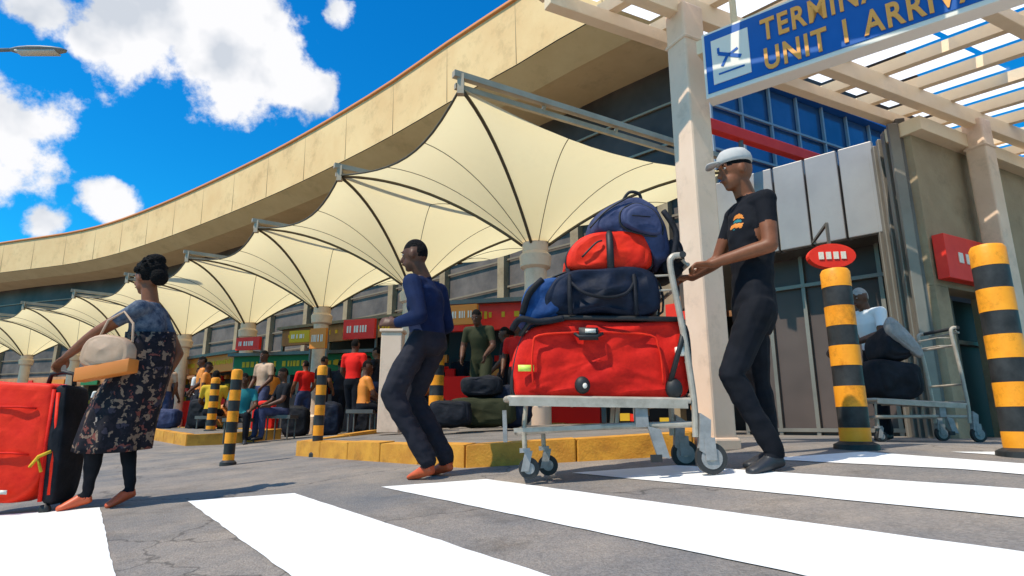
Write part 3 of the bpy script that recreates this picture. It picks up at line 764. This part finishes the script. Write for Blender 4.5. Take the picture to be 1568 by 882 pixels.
def rule_m(c):
    o=np.zeros(len(c['lab']),int); l=c['lab'];t=c['t']
    o[(l=='torso')|(l=='uparm')]=1; o[(l=='forearm')&(t<.93)]=1; o[(l=='pelvis')|(l=='thigh')|(l=='shin')]=2; o[l=='foot']=3
    o[(l=='neck')&(t<.2)]=1
    o[(l=='head')&(c['hu']>.045)&(c['hf']<.075)]=4; o[(l=='head')&(c['hu']>-.03)&(c['hf']<-.045)]=4
    return o
rm_,_=figure('man_in_navy_sweater',Jm,.95,.0075,[M['skin'],M['navyshirt'],M['charcoal'],M['shoe_or'],M['hair']],rule_m,fold=.008)

# --- woman with patterned dress pulling suitcase
Yw=3.93
Jw=dict(head=V((-2.47,Yw,1.49)),hf=V((-.95,.25,-.15)),torso=.98,
 shL=V((-2.40,Yw-.15,1.255)),shR=V((-2.44,Yw+.15,1.26)),
 elL=V((-2.63,Yw-.18,1.09)),elR=V((-2.31,Yw+.20,1.00)),
 wrL=V((-2.87,Yw-.08,.95)),wrR=V((-2.36,Yw+.14,.80)),
 hdL=V((-.75,.15,-.65)),hdR=V((-.4,-.2,-.8)),pnL=V((-.2,0,-1)),pnR=V((-1,0,0)),curl=.9,
 hipL=V((-2.43,Yw-.08,.80)),hipR=V((-2.43,Yw+.08,.80)),
 knL=V((-2.60,Yw-.07,.43)),knR=V((-2.50,Yw+.08,.42)),
 anL=V((-2.67,Yw+.02,.10)),anR=V((-2.42,Yw+.05,.13)),
 toL=V((-2.80,Yw-.06,.025)),toR=V((-2.50,Yw-.06,.04)))
def rule_w(c):
    o=np.zeros(len(c['lab']),int); l=c['lab'];t=c['t']
    o[(l=='torso')]=1; o[(l=='uparm')&(t<.55)]=1; o[(l=='pelvis')]=5;o[(l=='thigh')|(l=='shin')]=2; o[l=='foot']=3
    o[(l=='torso')&(t<.45)]=5
    o[(l=='head')&(c['hu']>.05)&(c['hf']<.075)]=4; o[(l=='head')&(c['hu']>-.04)&(c['hf']<-.02)]=4
    return o
rw_,hi=figure('woman_in_patterned_dress',Jw,.88,.0075,[M['skin2'],M['blouse'],M['blackcloth'],M['shoe_or'],M['hair'],M['dress']],rule_w)
H,hf,hu,hs_=hi['H'],hi['hf'],hi['hu'],hi['hs']
hb=MB()
hb.ell(H+hu*.05-hf*.035,hs_*.088,hf*.10,hu*.085)
hb.ell(H+hu*.105-hf*.06,hs_*.062,hf*.075,hu*.05); hb.ell(H-hf*.095-hu*.01,hs_*.065,hf*.05,hu*.065)
for q in range(26):
    a_=random.uniform(0,6.28); e_=random.uniform(-.2,1.4); r_=V((0,0,0))+hs_*math.cos(a_)*math.cos(e_)*.088+hf*(math.sin(a_)*math.cos(e_)*.10-.04)+hu*(math.sin(e_)*.10+.04)
    if (r_.dot(hf))<.045: hb.ell(H+r_,hs_*.016,hf*.016,hu*.016,0,8,5)
child(hb,'hair',M['hair'],rw_,smooth=True)
dm=MB(); rings=[]
NQ=48
for j,(z,cx,rx,ry) in enumerate(((1.12,-2.395,.135,.15),(1.02,-2.385,.14,.15),(.92,-2.39,.145,.155),(.80,-2.44,.175,.185),(.68,-2.48,.19,.20),(.55,-2.51,.195,.21),(.44,-2.525,.20,.215),(.37,-2.53,.205,.22))):
    amp=.002+.022*max(0,(1.0-z))
    rings.append([V((cx+(rx+amp*math.sin(q*2*math.pi/NQ*7+z*2))*math.cos(2*math.pi*q/NQ),Yw+(ry+amp*math.sin(q*2*math.pi/NQ*9+1))*math.sin(2*math.pi*q/NQ),z+.02*math.sin(q*2*math.pi/NQ))) for q in range(NQ)])
dm.loft(rings,cap=False); do=child(dm,'dress',M['dress'],rw_,smooth=True,subsurf=1)
sm__=do.modifiers.new('so','SOLIDIFY'); sm__.thickness=.006
def bag(mb,prof,y0,y1,mi=0,pw=3,squash=.14,nz_=.008,sd=0):
    """puffy bag: profile in XZ, thickness along Y"""
    P=[V((x,0,z)) for x,z in prof]
    c=sum(P,V())/len(P)
    for _ in range(2):
        Q=[]
        for i in range(len(P)):
            a,b=P[i],P[(i+1)%len(P)]; Q.append(a.lerp(b,.22)); Q.append(a.lerp(b,.78))
        P=Q
    Q=[]
    for i in range(len(P)):
        a,b=P[i],P[(i+1)%len(P)]; m_=max(1,int((b-a).length/.06))
        for k in range(m_): Q.append(a.lerp(b,k/m_))
    PP=Q
    rings=[]
    S2=[-1,-.97,-.85,-.6,-.3,0,.3,.6,.85,.97,1]
    for s in S2:
        sc=1-squash*abs(s)**pw
        if abs(s)==1: sc*=.86
        r=[]
        for p in PP:
            q=c+(p-c)*sc; y=(y0+y1)/2+s*(y1-y0)/2
            nn=noise.noise(V((q.x*5+sd,y*5,q.z*5)))*nz_*2+noise.noise(V((q.x*14+sd,y*14,q.z*14)))*nz_
            dv=(q-c).normalized(); q=q+dv*nn; r.append(V((q.x,y+nn*.5,q.z)))
        rings.append(r)
    mb.loft(rings,mi,cap=False)
    for e_,s in((0,-1),(1,1)):
        base=rings[0] if e_==0 else rings[-1]; pr=[base]
        cc=sum(base,V())/len(base)
        for sc in(.87,.74,.6,.45,.3,.15,.04):
            rr=[]
            for p in base:
                q=cc+(p-cc)*sc
                nn=noise.noise(V((q.x*6+sd,3+sd,q.z*6)))*nz_*1.6+(.5-abs(noise.noise(V((q.x*9+q.z*5+sd,7,q.z*9-q.x*4+sd)))))*nz_*1.3
                rr.append(V((q.x,q.y+s*(.012*(1-sc)+nn),q.z)))
            pr.append(rr)
        if e_==0: pr=pr[::-1]
        mb.loft(pr,mi,cap=False)
        inner=pr[0] if e_==0 else pr[-1]
        mb.add(inner,[tuple(range(len(inner)))[::-1] if e_==0 else tuple(range(len(inner)))],mi)
    return c,P
def band(mb,c,P,y0,y1,s,r,mi,sc=1.005,squash=.14,pw=3):
    pts=[]
    for p in P:
        q=c+(p-c)*(1-squash*abs(s)**pw)*sc; pts.append(V((q.x,(y0+y1)/2+s*(y1-y0)/2,q.z)))
    mb.tube(pts,r,6,mi,closed=True)
hbm=MB(); bag(hbm,[(-2.66,.85),(-2.64,1.02),(-2.54,1.07),(-2.34,1.04),(-2.33,.86)],Yw-.29,Yw-.19,0,nz_=.006)
hbm.box((-2.49,Yw-.24,.845),(.16,0,.03),(0,.052,0),(0,0,.04),1)
hbm.tube([(-2.58,Yw-.235,1.02),(-2.54,Yw-.22,1.16),(-2.46,Yw-.2,1.22),(-2.38,Yw-.22,1.14),(-2.36,Yw-.235,1.02)],.008,8,0)
child(hbm,'handbag',[M['beigebag'],M['orangebag']],rw_,smooth=True,bevel=.01)

# --- red suitcase on left
SU=empty('red_wheeled_suitcase')
sm2=MB(); ys0,ys1=3.84,4.10
bag(sm2,[(-3.46,.05),(-3.47,.77),(-3.40,.80),(-2.96,.785),(-2.915,.74),(-2.885,.05)],ys0,ys1,0,pw=8,squash=.05,nz_=.009)
sm2.make('shell',M['redfab2'],SU,smooth=True,subsurf=1)
sm3=MB(); bag(sm3,[(-2.93,.03),(-2.94,.77),(-2.87,.775),(-2.84,.73),(-2.80,.04)],ys0+.02,ys1-.01,0,pw=8,squash=.08,nz_=.004)
sm3.make('black_side_panel',M['blackfab'],SU,smooth=True,subsurf=1)
sm4=MB(); sm4.tube([(-2.895,ys0+.02,.06),(-2.905,ys0+.01,.4),(-2.92,ys0+.02,.74)],.012,8,0)
sm4.tube([(-2.85,ys0+.03,.10),(-2.86,ys0+.02,.4),(-2.89,ys0+.02,.72)],.012,8,1)
sm4.tube([(-3.04,ys0+.12,.78),(-3.03,ys0+.12,.845),(-2.95,ys0+.12,.86),(-2.88,ys0+.12,.845),(-2.87,ys0+.12,.77)],.014,10,2)
for z in(.62,.34): sm4.tube([(-3.42,ys0-.012,z),(-3.38,ys0-.026,z+.01),(-3.08,ys0-.026,z+.01),(-2.99,ys0-.012,z)],.007,6,0)
for x in(-3.38,-2.87):
    for y in(ys0+.04,ys1-.04): sm4.tube([(x,y-.015,.02+g(x,y)),(x,y+.015,.02+g(x,y))],.03,14,2)
sm4.box((-3.1,ys0-.026,.12),(.03,0,0),(0,.004,0),(0,0,.012),3)
sm4.tube([(-2.86,ys0+.0,.36),(-2.91,ys0-.03,.33),(-2.96,ys0-.02,.27),(-2.92,ys0-.02,.32),(-2.88,ys0-.03,.24)],.010,6,4)
sm4.make('trim_and_handle',[M['redfab'],M['redfab2'],M['black'],M['signwhite'],M['yellowcloth']],SU,smooth=True)

# ------------------------------------------------------------ luggage trolley
def trolley(name,T_):
    """local coords: x along trolley (0 front .. 1.05 rear handle), y 0 near .. .5 far, z above local ground"""
    e=empty(name)
    e.matrix_world=T_
    t=MB()
    dz0,dz1=.455,.40
    def dk(x): return dz0+(dz1-dz0)*x
    rail=[(1.02,0.0,dk(1.0)),(.5,.0,dk(.5)),(.06,.03,dk(.06)),(.0,.09,dk(0)),(-.02,.25,dk(0)),(0,.41,dk(0)),(.06,.47,dk(.06)),(.5,.5,dk(.5)),(1.02,.5,dk(1))]
    t.tube(catmull(rail,5),.017,10)
    for y in(.10,.18,.26,.34,.42): t.tube([(0,y,dk(0)-.01),(1.02,y,dk(1)-.01)],.009,8)
    for x in(.15,.4,.65,.9): t.tube([(x,.01,dk(x)-.022),(x,.49,dk(x)-.022)],.011,8)
    t.box((.5,-.014,dk(.5)-.02),(.5,0,-.027),(0,.004,0),(0,0,.024),0)
    low=[(1.03,.02,.27),(.55,.05,.275),(.12,.14,.265),(.05,.2,.26),(.05,.3,.26),(.12,.36,.265),(.55,.45,.275),(1.03,.48,.27)]
    t.tube(catmull(low,5),.018,10)
    for x in(.08,.62): 
        for y in(.16,.34): t.tube([(x,y,.26),(x+.02,y,dk(x)-.02)],.013,8)
    t.box((.74,.03,.335),(.035,0,0),(0,.03,0),(0,0,.07),1)
    t.box((.40,.06,.275),(.38,0,0),(0,.02,0),(0,0,.012),0)
    for y in(0,.5):
        t.tube(catmull([(1.03,y,.20),(1.04,y,.42),(1.02,y,.8),(.985,y,1.16),(1.0,y,1.24),(1.06,y,1.25)],6),.019,10)
    t.tube([(1.06,-.02,1.25),(1.06,.52,1.25)],.02,12,2)
    t.tube([(1.10,.03,1.20),(1.10,.47,1.20)],.012,10,0)
    for y in(.05,.45): t.tube([(1.06,y,1.25),(1.10,y,1.20)],.01,8,0)
    t.tube([(1.0,0,1.05),(1.0,.5,1.05)],.013,8); t.tube([(1.03,0,.62),(1.03,.5,.62)],.013,8)
    t.tube([(1.035,0,.43),(1.035,.5,.43)],.014,8)
    for z in(1.05,1.14): t.tube([(1.0,.04,z),(.86,.05,z),(.86,.45,z),(1.0,.46,z)],.007,6)
    for y in(-.005,.505):
        t.tube([(1.10,y-.018,.085),(1.10,y+.018,.085)],.085,28,2); t.tube([(1.10,y-.021,.085),(1.10,y+.021,.085)],.058,24,1)
        t.tube([(1.10,y-.026,.085),(1.10,y+.026,.085)],.018,12,0)
        t.box((1.075,y,.21),(.028,0,-.02),(0,.026,0),(.012,0,.10),1)
        for sg in(-1,1): t.box((1.095,y+sg*.026,.135),(.03,0,0),(0,.004,0),(0,0,.06),1)
    t.box((.82,-.0,.18),(.035,0,-.01),(0,.012,0),(-.02,0,.08),1); t.box((.80,.0,.095),(.03,0,0),(0,.014,0),(0,0,.02),2)
    for y,x in((.14,.10),(.34,.22)):
        t.tube([(x,y-.014,.06),(x,y+.014,.06)],.06,24,2); t.tube([(x,y-.017,.06),(x,y+.017,.06)],.032,18,1)
        for sg in(-1,1): t.box((x-.012,y+sg*.022,.10),(.022,0,0),(0,.003,0),(.014,0,.055),1)
        t.box((x-.02,y,.16),(.03,0,0),(0,.028,0),(0,0,.012),1); t.tube([(x-.02,y,.16),(x-.02,y,.27)],.014,10,0)
    t.box((-.03,.25,.30),(.012,0,0),(0,.12,0),(0,0,.09),1)
    o=t.make('frame',[M['chrome'],M['plasticgrey'],M['rubber']],e,smooth=True); o.modifiers.new('e','EDGE_SPLIT').split_angle=math.radians(35)
    return e
zt0=.232
TT=Matrix.Translation((.0,3.42,zt0-.018)) @ Matrix.Rotation(math.radians(2.2)*-1,4,'Y')
trolley('luggage_trolley',TT)
ya,yb=3.44,3.90
R_=empty('red_suitcase'); m_=MB()
prof=[(.0,.68),(.0,.82),(.05,1.02),(.14,1.10),(.35,1.14),(.60,1.12),(1.0,1.13),(1.045,1.06),(1.04,.70),(.98,.655),(.06,.66)]
c,P=bag(m_,prof,ya,yb,0,pw=4,squash=.06,nz_=.020,sd=3); m_.make('shell',M['redfab'],R_,smooth=True,subsurf=1)
m_=MB(); band(m_,c,P,ya,yb,-.80,.008,0,squash=.06,pw=4,sc=1.02); band(m_,c,P,ya,yb,.6,.008,0,squash=.06,pw=4,sc=1.02)
m_.tube(catmull([(.12,ya-.018,.74),(.12,ya-.03,.95),(.2,ya-.03,1.03),(.75,ya-.03,1.03),(.84,ya-.03,.95),(.86,ya-.018,.74)],5),.006,6,2)
m_.box((.44,ya-.03,1.03),(.055,0,0),(0,.012,0),(0,0,.035),0); m_.tube([(.36,ya-.04,1.03),(.38,ya-.065,1.01),(.48,ya-.065,1.01),(.52,ya-.04,1.03)],.010,8,0)
m_.box((.45,ya-.045,1.045),(.03,0,0),(0,.004,0),(0,0,.012),1)
m_.box((.08,ya-.018,.835),(.045,0,.0),(0,.004,0),(0,0,.018),3)
m_.ell((.40,ya-.01,.74),(.045,0,0),(0,.035,0),(0,0,.05),0); m_.ell((.41,ya-.04,.735),(.014,0,0),(0,.008,0),(0,0,.016),1)
m_.ell((.92,ya-.005,.72),(.05,0,0),(0,.04,0),(0,0,.06),0)
m_.tube([(.90,ya-.015,.76),(.97,ya-.03,.98),(1.0,ya+.0,1.07)],.016,8,0); m_.box((.97,ya-.01,.93),(.03,0,.0),(0,.02,0),(0,0,.025),1)
m_.tube([(.05,ya+.03,1.03),(.10,ya+.0,1.10),(.3,ya-.005,1.13),(.7,ya-.005,1.125),(.98,ya+.0,1.12)],.016,8,0)
m_.make('zips_and_handles',[M['black'],M['signwhite'],M['redfab2'],M['label']],R_,smooth=True)
D_=empty('navy_duffel_bag'); m_=MB()
c,P=bag(m_,[(.14,1.12),(.12,1.28),(.26,1.42),(.60,1.47),(.86,1.42),(.92,1.30),(.90,1.12)],ya-.02,yb,0,pw=3,squash=.12,nz_=.026,sd=8); m_.make('shell',M['navyfab'],D_,smooth=True,subsurf=1)
m_=MB()
for s_ in(-.55,.0): band(m_,c,P,ya-.02,yb,s_,.007,0,sc=1.015,squash=.12)
for x in(.34,.72): m_.tube(catmull([(x,ya-.03,1.14),(x-.005,ya-.055,1.25),(x,ya-.01,1.38),(x,ya+.12,1.455)],5),.014,6,1)
m_.tube(catmull([(.34,ya-.03,1.34),(.42,ya-.08,1.26),(.55,ya-.095,1.23),(.66,ya-.08,1.26),(.72,ya-.03,1.34)],6),.010,8,1)
m_.make('straps',[M['black'],M['blackfab']],D_,smooth=True)
B_=empty('blue_soft_bag'); m_=MB()
bag(m_,[(.03,1.08),(.05,1.20),(.10,1.33),(.22,1.40),(.36,1.36),(.34,1.10)],ya+.0,yb-.05,0,nz_=.020,sd=5); m_.make('shell',M['bluefab'],B_,smooth=True,subsurf=1)
m_=MB(); m_.tube(catmull([(.0,ya+.02,1.06),(.05,ya-.01,1.12),(.16,ya-.03,1.10),(.30,ya-.04,1.12)],5),.02,8); m_.tube(catmull([(.06,ya+.01,1.15),(.1,ya-.01,1.27),(.18,ya+.01,1.36)],5),.02,8)
m_.make('piping',M['blackfab'],B_,smooth=True)
Q_=empty('red_travel_bag'); m_=MB()
c,P=bag(m_,[(.31,1.44),(.33,1.56),(.44,1.66),(.66,1.69),(.83,1.66),(.87,1.55),(.86,1.42),(.5,1.40)],ya+.02,yb-.04,0,pw=3,squash=.12,nz_=.018,sd=12); m_.make('shell',M['redfab2'],Q_,smooth=True,subsurf=1)
m_=MB(); m_.tube(catmull([(.59,ya+.01,1.42),(.585,ya-.02,1.52),(.59,ya+.02,1.64),(.60,ya+.12,1.69)],5),.022,8,0)
band(m_,c,P,ya+.02,yb-.04,-.7,.006,0,sc=1.01,squash=.12)
m_.tube(catmull([(.42,ya+.01,1.5),(.5,ya-.01,1.58),(.54,ya+.0,1.6)],4),.006,6,0); m_.make('straps',[M['black']],Q_,smooth=True)
K_=empty('blue_backpack'); m_=MB()
bag(m_,[(.47,1.66),(.50,1.79),(.60,1.89),(.76,1.93),(.90,1.86),(.975,1.72),(.98,1.48),(.86,1.46),(.84,1.64)],ya+.03,yb-.06,0,pw=3,squash=.14,nz_=.018,sd=20); m_.make('shell',M['denim'],K_,smooth=True,subsurf=1)
m_=MB(); c,P=bag(m_,[(.66,1.68),(.66,1.80),(.76,1.85),(.87,1.80),(.92,1.70),(.90,1.62)],ya-.02,ya+.08,0,nz_=.008,sd=2); m_.make('front_pocket',M['denim'],K_,smooth=True,subsurf=1)
m_=MB(); band(m_,c,P,ya-.02,ya+.08,-.3,.006,0,sc=1.03)
m_.tube(catmull([(.70,ya+.12,1.90),(.74,ya+.10,1.95),(.80,ya+.10,1.94),(.82,ya+.12,1.89)],5),.010,8,0)
m_.tube(catmull([(.93,ya+.03,1.80),(.99,ya-.0,1.65),(.96,ya+.0,1.48)],6),.018,8,1)
m_.tube(catmull([(.48,ya+.06,1.70),(.58,ya+.02,1.80),(.72,ya+.01,1.885)],6),.006,6,0)
m_.tube([(.72,ya-.045,1.745),(.83,ya-.045,1.735)],.004,6,1)
m_.make('straps',[M['black'],M['blackfab']],K_,smooth=True)
X_=empty('black_shoulder_bag'); m_=MB()
bag(m_,[(.90,1.42),(.92,1.60),(1.0,1.68),(1.07,1.60),(1.06,1.44),(1.0,1.38)],ya+.08,yb-.08,0,nz_=.01,sd=31); m_.make('shell',M['blackfab'],X_,smooth=True,subsurf=1)

T2=Matrix.Translation((3.0,5.0,g(3.2,5)+.0)) @ Matrix.Rotation(math.radians(4),4,'Z') @ Matrix.Scale(.76,4)
trolley('luggage_trolley',T2)
E2=empty('black_luggage_pile'); m_=MB()
bag(m_,[(3.02,.72),(3.00,1.00),(3.07,1.08),(3.44,1.06),(3.48,.96),(3.48,.72)],5.04,5.36,0,nz_=.02,sd=40)
bag(m_,[(3.12,1.04),(3.16,1.22),(3.26,1.36),(3.38,1.28),(3.46,1.06)],5.06,5.32,0,nz_=.02,sd=44); m_.make('bags',M['blackfab'],E2,smooth=True,subsurf=1)
m_=MB(); bag(m_,[(3.20,1.28),(3.19,1.40),(3.25,1.43),(3.36,1.30),(3.50,1.10),(3.42,1.06)],5.02,5.09,0,nz_=.012,sd=50); m_.make('grey_jacket',M['plasticgrey'],E2,smooth=True,subsurf=1)

# ------------------------------------------------------------ crowd
def stand(name,x,y,ang,h,top,bot,shoe,skin,step=.12,bend=0,armf=.1,zb=None,vox=.014,sit=False,cap=None):
    s=h/1.78; z=g(x,y) if zb is None else zb
    f=V((math.cos(ang),math.sin(ang),0)); l=V((-f.y,f.x,0)); O=V((x,y,z))
    def p(a,b,c): return O+(f*a+l*b)*s+V((0,0,c*s))
    bd=bend
    if sit:
        hipz=.50; J=dict(head=p(.05,0,1.22),hf=f+V((0,0,-.15)),shL=p(.02,.19,.98),shR=p(.02,-.19,.98),elL=p(.12,.25,.72),elR=p(.12,-.25,.72),wrL=p(.35,.16,.62),wrR=p(.35,-.16,.62),
          hdL=f,hdR=f,pnL=V((0,0,-1)),pnR=V((0,0,-1)),hipL=p(0,.09,hipz),hipR=p(0,-.09,hipz),knL=p(.42,.12,.52),knR=p(.42,-.12,.50),anL=p(.40,.12,.08),anR=p(.44,-.12,.08),toL=p(.6,.13,.03),toR=p(.64,-.13,.03),trouser=.01,sleeve=.006)
    else:
        J=dict(head=p(.03+bd*.75,0,1.64-bd*.28),hf=f+V((0,0,-.1-bd)),shL=p(bd*.5,.19,1.43-bd*.15),shR=p(bd*.5,-.19,1.43-bd*.15),
          elL=p(bd*.5+armf*.3,.25,1.16-bd*.1),elR=p(bd*.5-.03+armf*.3,-.25,1.16-bd*.1),wrL=p(bd*.5+.12+armf,.20,.95+armf*.3),wrR=p(bd*.5+.06+armf,-.20,.94+armf*.3),
          hdL=f*(.3+armf)+V((0,0,-1+armf)),hdR=f*(.2+armf)+V((0,0,-1+armf)),pnL=-l,pnR=l,hipL=p(0,.09,.95),hipR=p(0,-.09,.95),
          knL=p(.08+step*.5,.10,.50),knR=p(.02-step*.3,-.10,.50),anL=p(step,.10,.08),anR=p(-step,-.10,.08),toL=p(step+.19,.12,.025),toR=p(-step+.19,-.12,.025),trouser=.012,sleeve=.006)
    def rule(c):
        o=np.zeros(len(c['lab']),int); lb=c['lab'];t=c['t']
        o[(lb=='torso')|((lb=='uparm')&(t<.7))]=1; o[(lb=='pelvis')|(lb=='thigh')|(lb=='shin')]=2; o[lb=='foot']=3
        o[(lb=='head')&(c['hu']>.045)&(c['hf']<.075)]=4; o[(lb=='head')&(c['hu']>-.03)&(c['hf']<-.045)]=4
        return o
    return figure(name,J,s,vox,[M[skin],M[top],M[bot],M[shoe],M[cap] if cap else M['hair']],rule,fold=0)
stand('man_in_red_shirt',-2.85,10.8,1.3,1.72,'redcloth','blackcloth','shoe_bk','skin')
stand('man_in_olive_jacket',-.42,8.2,-1.9,1.60,'greencloth','greencloth','shoe_bk','skin',zb=g(-.4,8.2)+.153,bend=.25)
stand('man_in_white_shirt',3.52,5.75,3.4,1.50,'whitecloth','blackcloth','shoe_bk','skin',bend=.15,armf=.3,vox=.010,cap='plasticgrey')
tops=['orange','whitecloth','redcloth','denim','blackcloth','beigebag','redcloth','greencloth','yellowcloth','blackcloth','charcoal','redfab']
cr=[(-6.6,13.0,.3,0),(-5.2,12.6,-2,0),(-4.7,10.6,-1.2,1),(-4.1,10.9,-2.4,1),
(-3.9,12.4,1,0),(-4.6,13.4,2.4,0),(-2.2,12.0,-.6,0),(-7.6,14.6,0,0),(-1.4,9.6,-2.8,0),
(-5.8,14.6,2.8,0),(-3.3,13.6,.2,0),(-8.6,15.2,1.2,0),(-.1,9.8,3,0),(-1.9,13.4,-1,0),(.4,11.2,2.2,0),
(-6.0,12.2,1.9,1),(-9.6,16.6,.5,0),(-10.8,17.6,-2,0),(-7.0,13.6,-2.6,0),(-5.4,15.4,.9,0),(-2.9,12.9,2.9,0),(-3.6,14.4,-.4,0),(-1.0,11.9,1.2,0),(.1,9.0,-2.0,0),(-12.4,19.2,.4,0),(-14.0,20.6,2.4,0),(-6.3,15.8,-1.4,0),
(-2.5,10.2,.5,1),(-8.0,13.9,2,0),(-4.0,14.0,1.6,0),(-9.0,14.6,-1.0,0)]
for i,(x,y,a,s_) in enumerate(cr):
    stand('seated_traveller' if s_ else 'waiting_traveller',x,y,a,random.uniform(1.58,1.8),tops[(i*5+i//3)%len(tops)] if i!=2 else 'tealcloth',random.choice(['charcoal','blackcloth','denim']),'shoe_bk',random.choice(['skin','skin','skin2']),vox=.02,sit=bool(s_))
for x,y in((-4.7,10.6),(-4.1,10.9),(-6.0,12.2),(-2.5,10.2)):
    b=MB(); z=g(x,y); b.box((x,y,z+.40),(.22,0,0),(0,.22,0),(0,0,.03)); 
    for u in(-.18,.18):
        for v_ in(-.18,.18): b.tube([(x+u,y+v_,z),(x+u,y+v_,z+.4)],.015,8)
    b.make('stool',M['metal_d'])
def pile(x,y,zb,items):
    e=empty('luggage_pile'); mb=MB(); names=['blackfab','navyfab','redfab','greencloth','orangebag','denim']
    for dx,dy,z,w_,h_,mi in items:
        X,Y,Z=x+dx,y+dy,zb+z; bag(mb,[(X-w_/2,Z),(X-w_/2-.01,Z+h_*.8),(X-w_/2+.07,Z+h_),(X+w_/2-.07,Z+h_),(X+w_/2,Z+h_*.8),(X+w_/2,Z)],Y-.15,Y+.15,mi,nz_=.016,sd=X*3)
    mb.make('bags',[M[n] for n in names],e,smooth=True)
pile(-.35,7.2,g(-.3,7.2)+.15,[(0,0,0,.8,.35,3),(-.35,-.3,0,.5,.3,0),(.35,.1,.0,.5,.5,1),(.0,.0,.35,.5,.25,0)])
pile(-4.2,11.9,g(-4.2,11.5),[(0,0,0,.5,.6,0),(.6,.1,0,.5,.45,1),(-.6,0,0,.45,.7,2)])
pile(-6.4,12.6,g(-6.4,12.5)+.17,[(0,0,0,.5,.6,0),(.5,.1,0,.4,.5,4),(-.7,0,0,.5,.4,5)])
pile(-1.7,9.3,g(-1.7,9.3)+.1,[(0,0,0,.5,.6,2),(.5,.1,0,.4,.5,0),(.2,0,.5,.5,.3,4)])
pile(-3.4,11.4,g(-3.4,11.4),[(0,0,0,.45,.6,1),(.5,.2,0,.45,.5,0)])
def kiosk(name,a,b,z0,h,hc,inner,full=False):
    a=V((*a,0));b=V((*b,0)); d=(b-a).normalized(); n=V((-d.y,d.x,0)); l=(b-a).length; e=empty(name); m=MB()
    c=(a+b)/2
    m.box(c+V((0,0,z0+h-.25)),d*l/2,n*.06,V((0,0,.25)),0)
    m.box(c+n*1.2+V((0,0,z0+h/2)),d*l/2,n*.05,V((0,0,h/2)),1)
    for t in(0,.33,.67,1): m.beam(a.lerp(b,t)+V((0,0,z0)),a.lerp(b,t)+V((0,0,z0+h)),.08,.08,2,up=n)
    m.box(c+n*.2+V((0,0,z0+.5)),d*l/2*.96,n*.25,V((0,0,.5)),3)
    m.box(c+n*.6+V((0,0,z0+h+.03)),d*(l/2+.1),n*.8,V((0,0,.04)),2)
    for k in range(int(l*8)):
        t=random.random(); z=z0+random.choice([1.05,1.35,1.65]); s_=random.uniform(.04,.12)
        m.box(a.lerp(b,t)+n*random.uniform(.3,1.0)+V((0,0,z+.06)),d*s_,n*.05,V((0,0,random.uniform(.05,.1))),4+random.randrange(3))
    x_=.3
    while x_<l-.3:
        wl=random.uniform(.02,.05); m.box(a+d*x_-n*.065+V((0,0,z0+h-.22)),d*wl,n*.006,V((0,0,random.choice([.07,.05,.07]))),5)
        x_+=wl*2+random.choice([.03,.04,.04,.2])
    m.make('structure',[M[hc],M['black'],M['metal_d'],M[inner],M['orange'],M['yellowcloth'],M['redcloth']],e)
kiosk('red_kiosk',(-1.6,11.4),(1.6,10.6),.4,2.35,'red','redcloth')
kiosk('green_kiosk',(-7.2,15.6),(-2.4,14.4),.25,2.0,'green','wallgrey')
kiosk('snack_kiosk',(-12,20.5),(-7.8,17.2),.25,2.3,'orange','redcloth')
kiosk('timber_shopfront',(-7.0,18.2),(-1.8,15.2),.25,3.1,'wood','wood')
for i,(x,y,z,cn,w_,h_) in enumerate(((-5.0,14.0,2.55,'yellowcloth',.28,.14),(-3.4,13.2,2.6,'red',.4,.22),(-6.6,14.9,2.5,'red',.36,.16),(-.9,10.6,2.45,'orange',.3,.18),(-1.9,12.4,2.7,'green',.45,.2),(-4.2,12.9,2.35,'orange',.2,.22))):
    b=MB(); dX=V((.9,-.3,0)).normalized(); dY=V((.3,.9,0)).normalized(); c=V((x,y,z))
    b.box(c,dX*w_,dY*.04,V((0,0,h_)),0)
    x_=-.7
    while x_<.65:
        wl=random.uniform(.03,.07); b.box(c-dY*.045+dX*w_*x_,dX*w_*wl,dY*.004,V((0,0,h_*.35)),1); x_+=wl*2+random.choice([.06,.08,.2])
    b.tube([(x+w_*.95,y,g(x,y)),(x+w_*.95,y,z+h_)],.03,8,2)
    b.make('shop_pole_sign',[M[cn],M['signwhite'],M['metal_d']])
pd_=MB(); pd_.box((-1.52,7.6,g(-1.5,7.6)+.15+.62),(.13,0,0),(0,.12,0),(0,0,.62)); pd_.box((-1.52,7.6,g(-1.5,7.6)+.15+1.26),(.15,0,0),(0,.14,0),(0,0,.02)); pd_.make('information_pedestal',M['pillar'],bevel=.01)
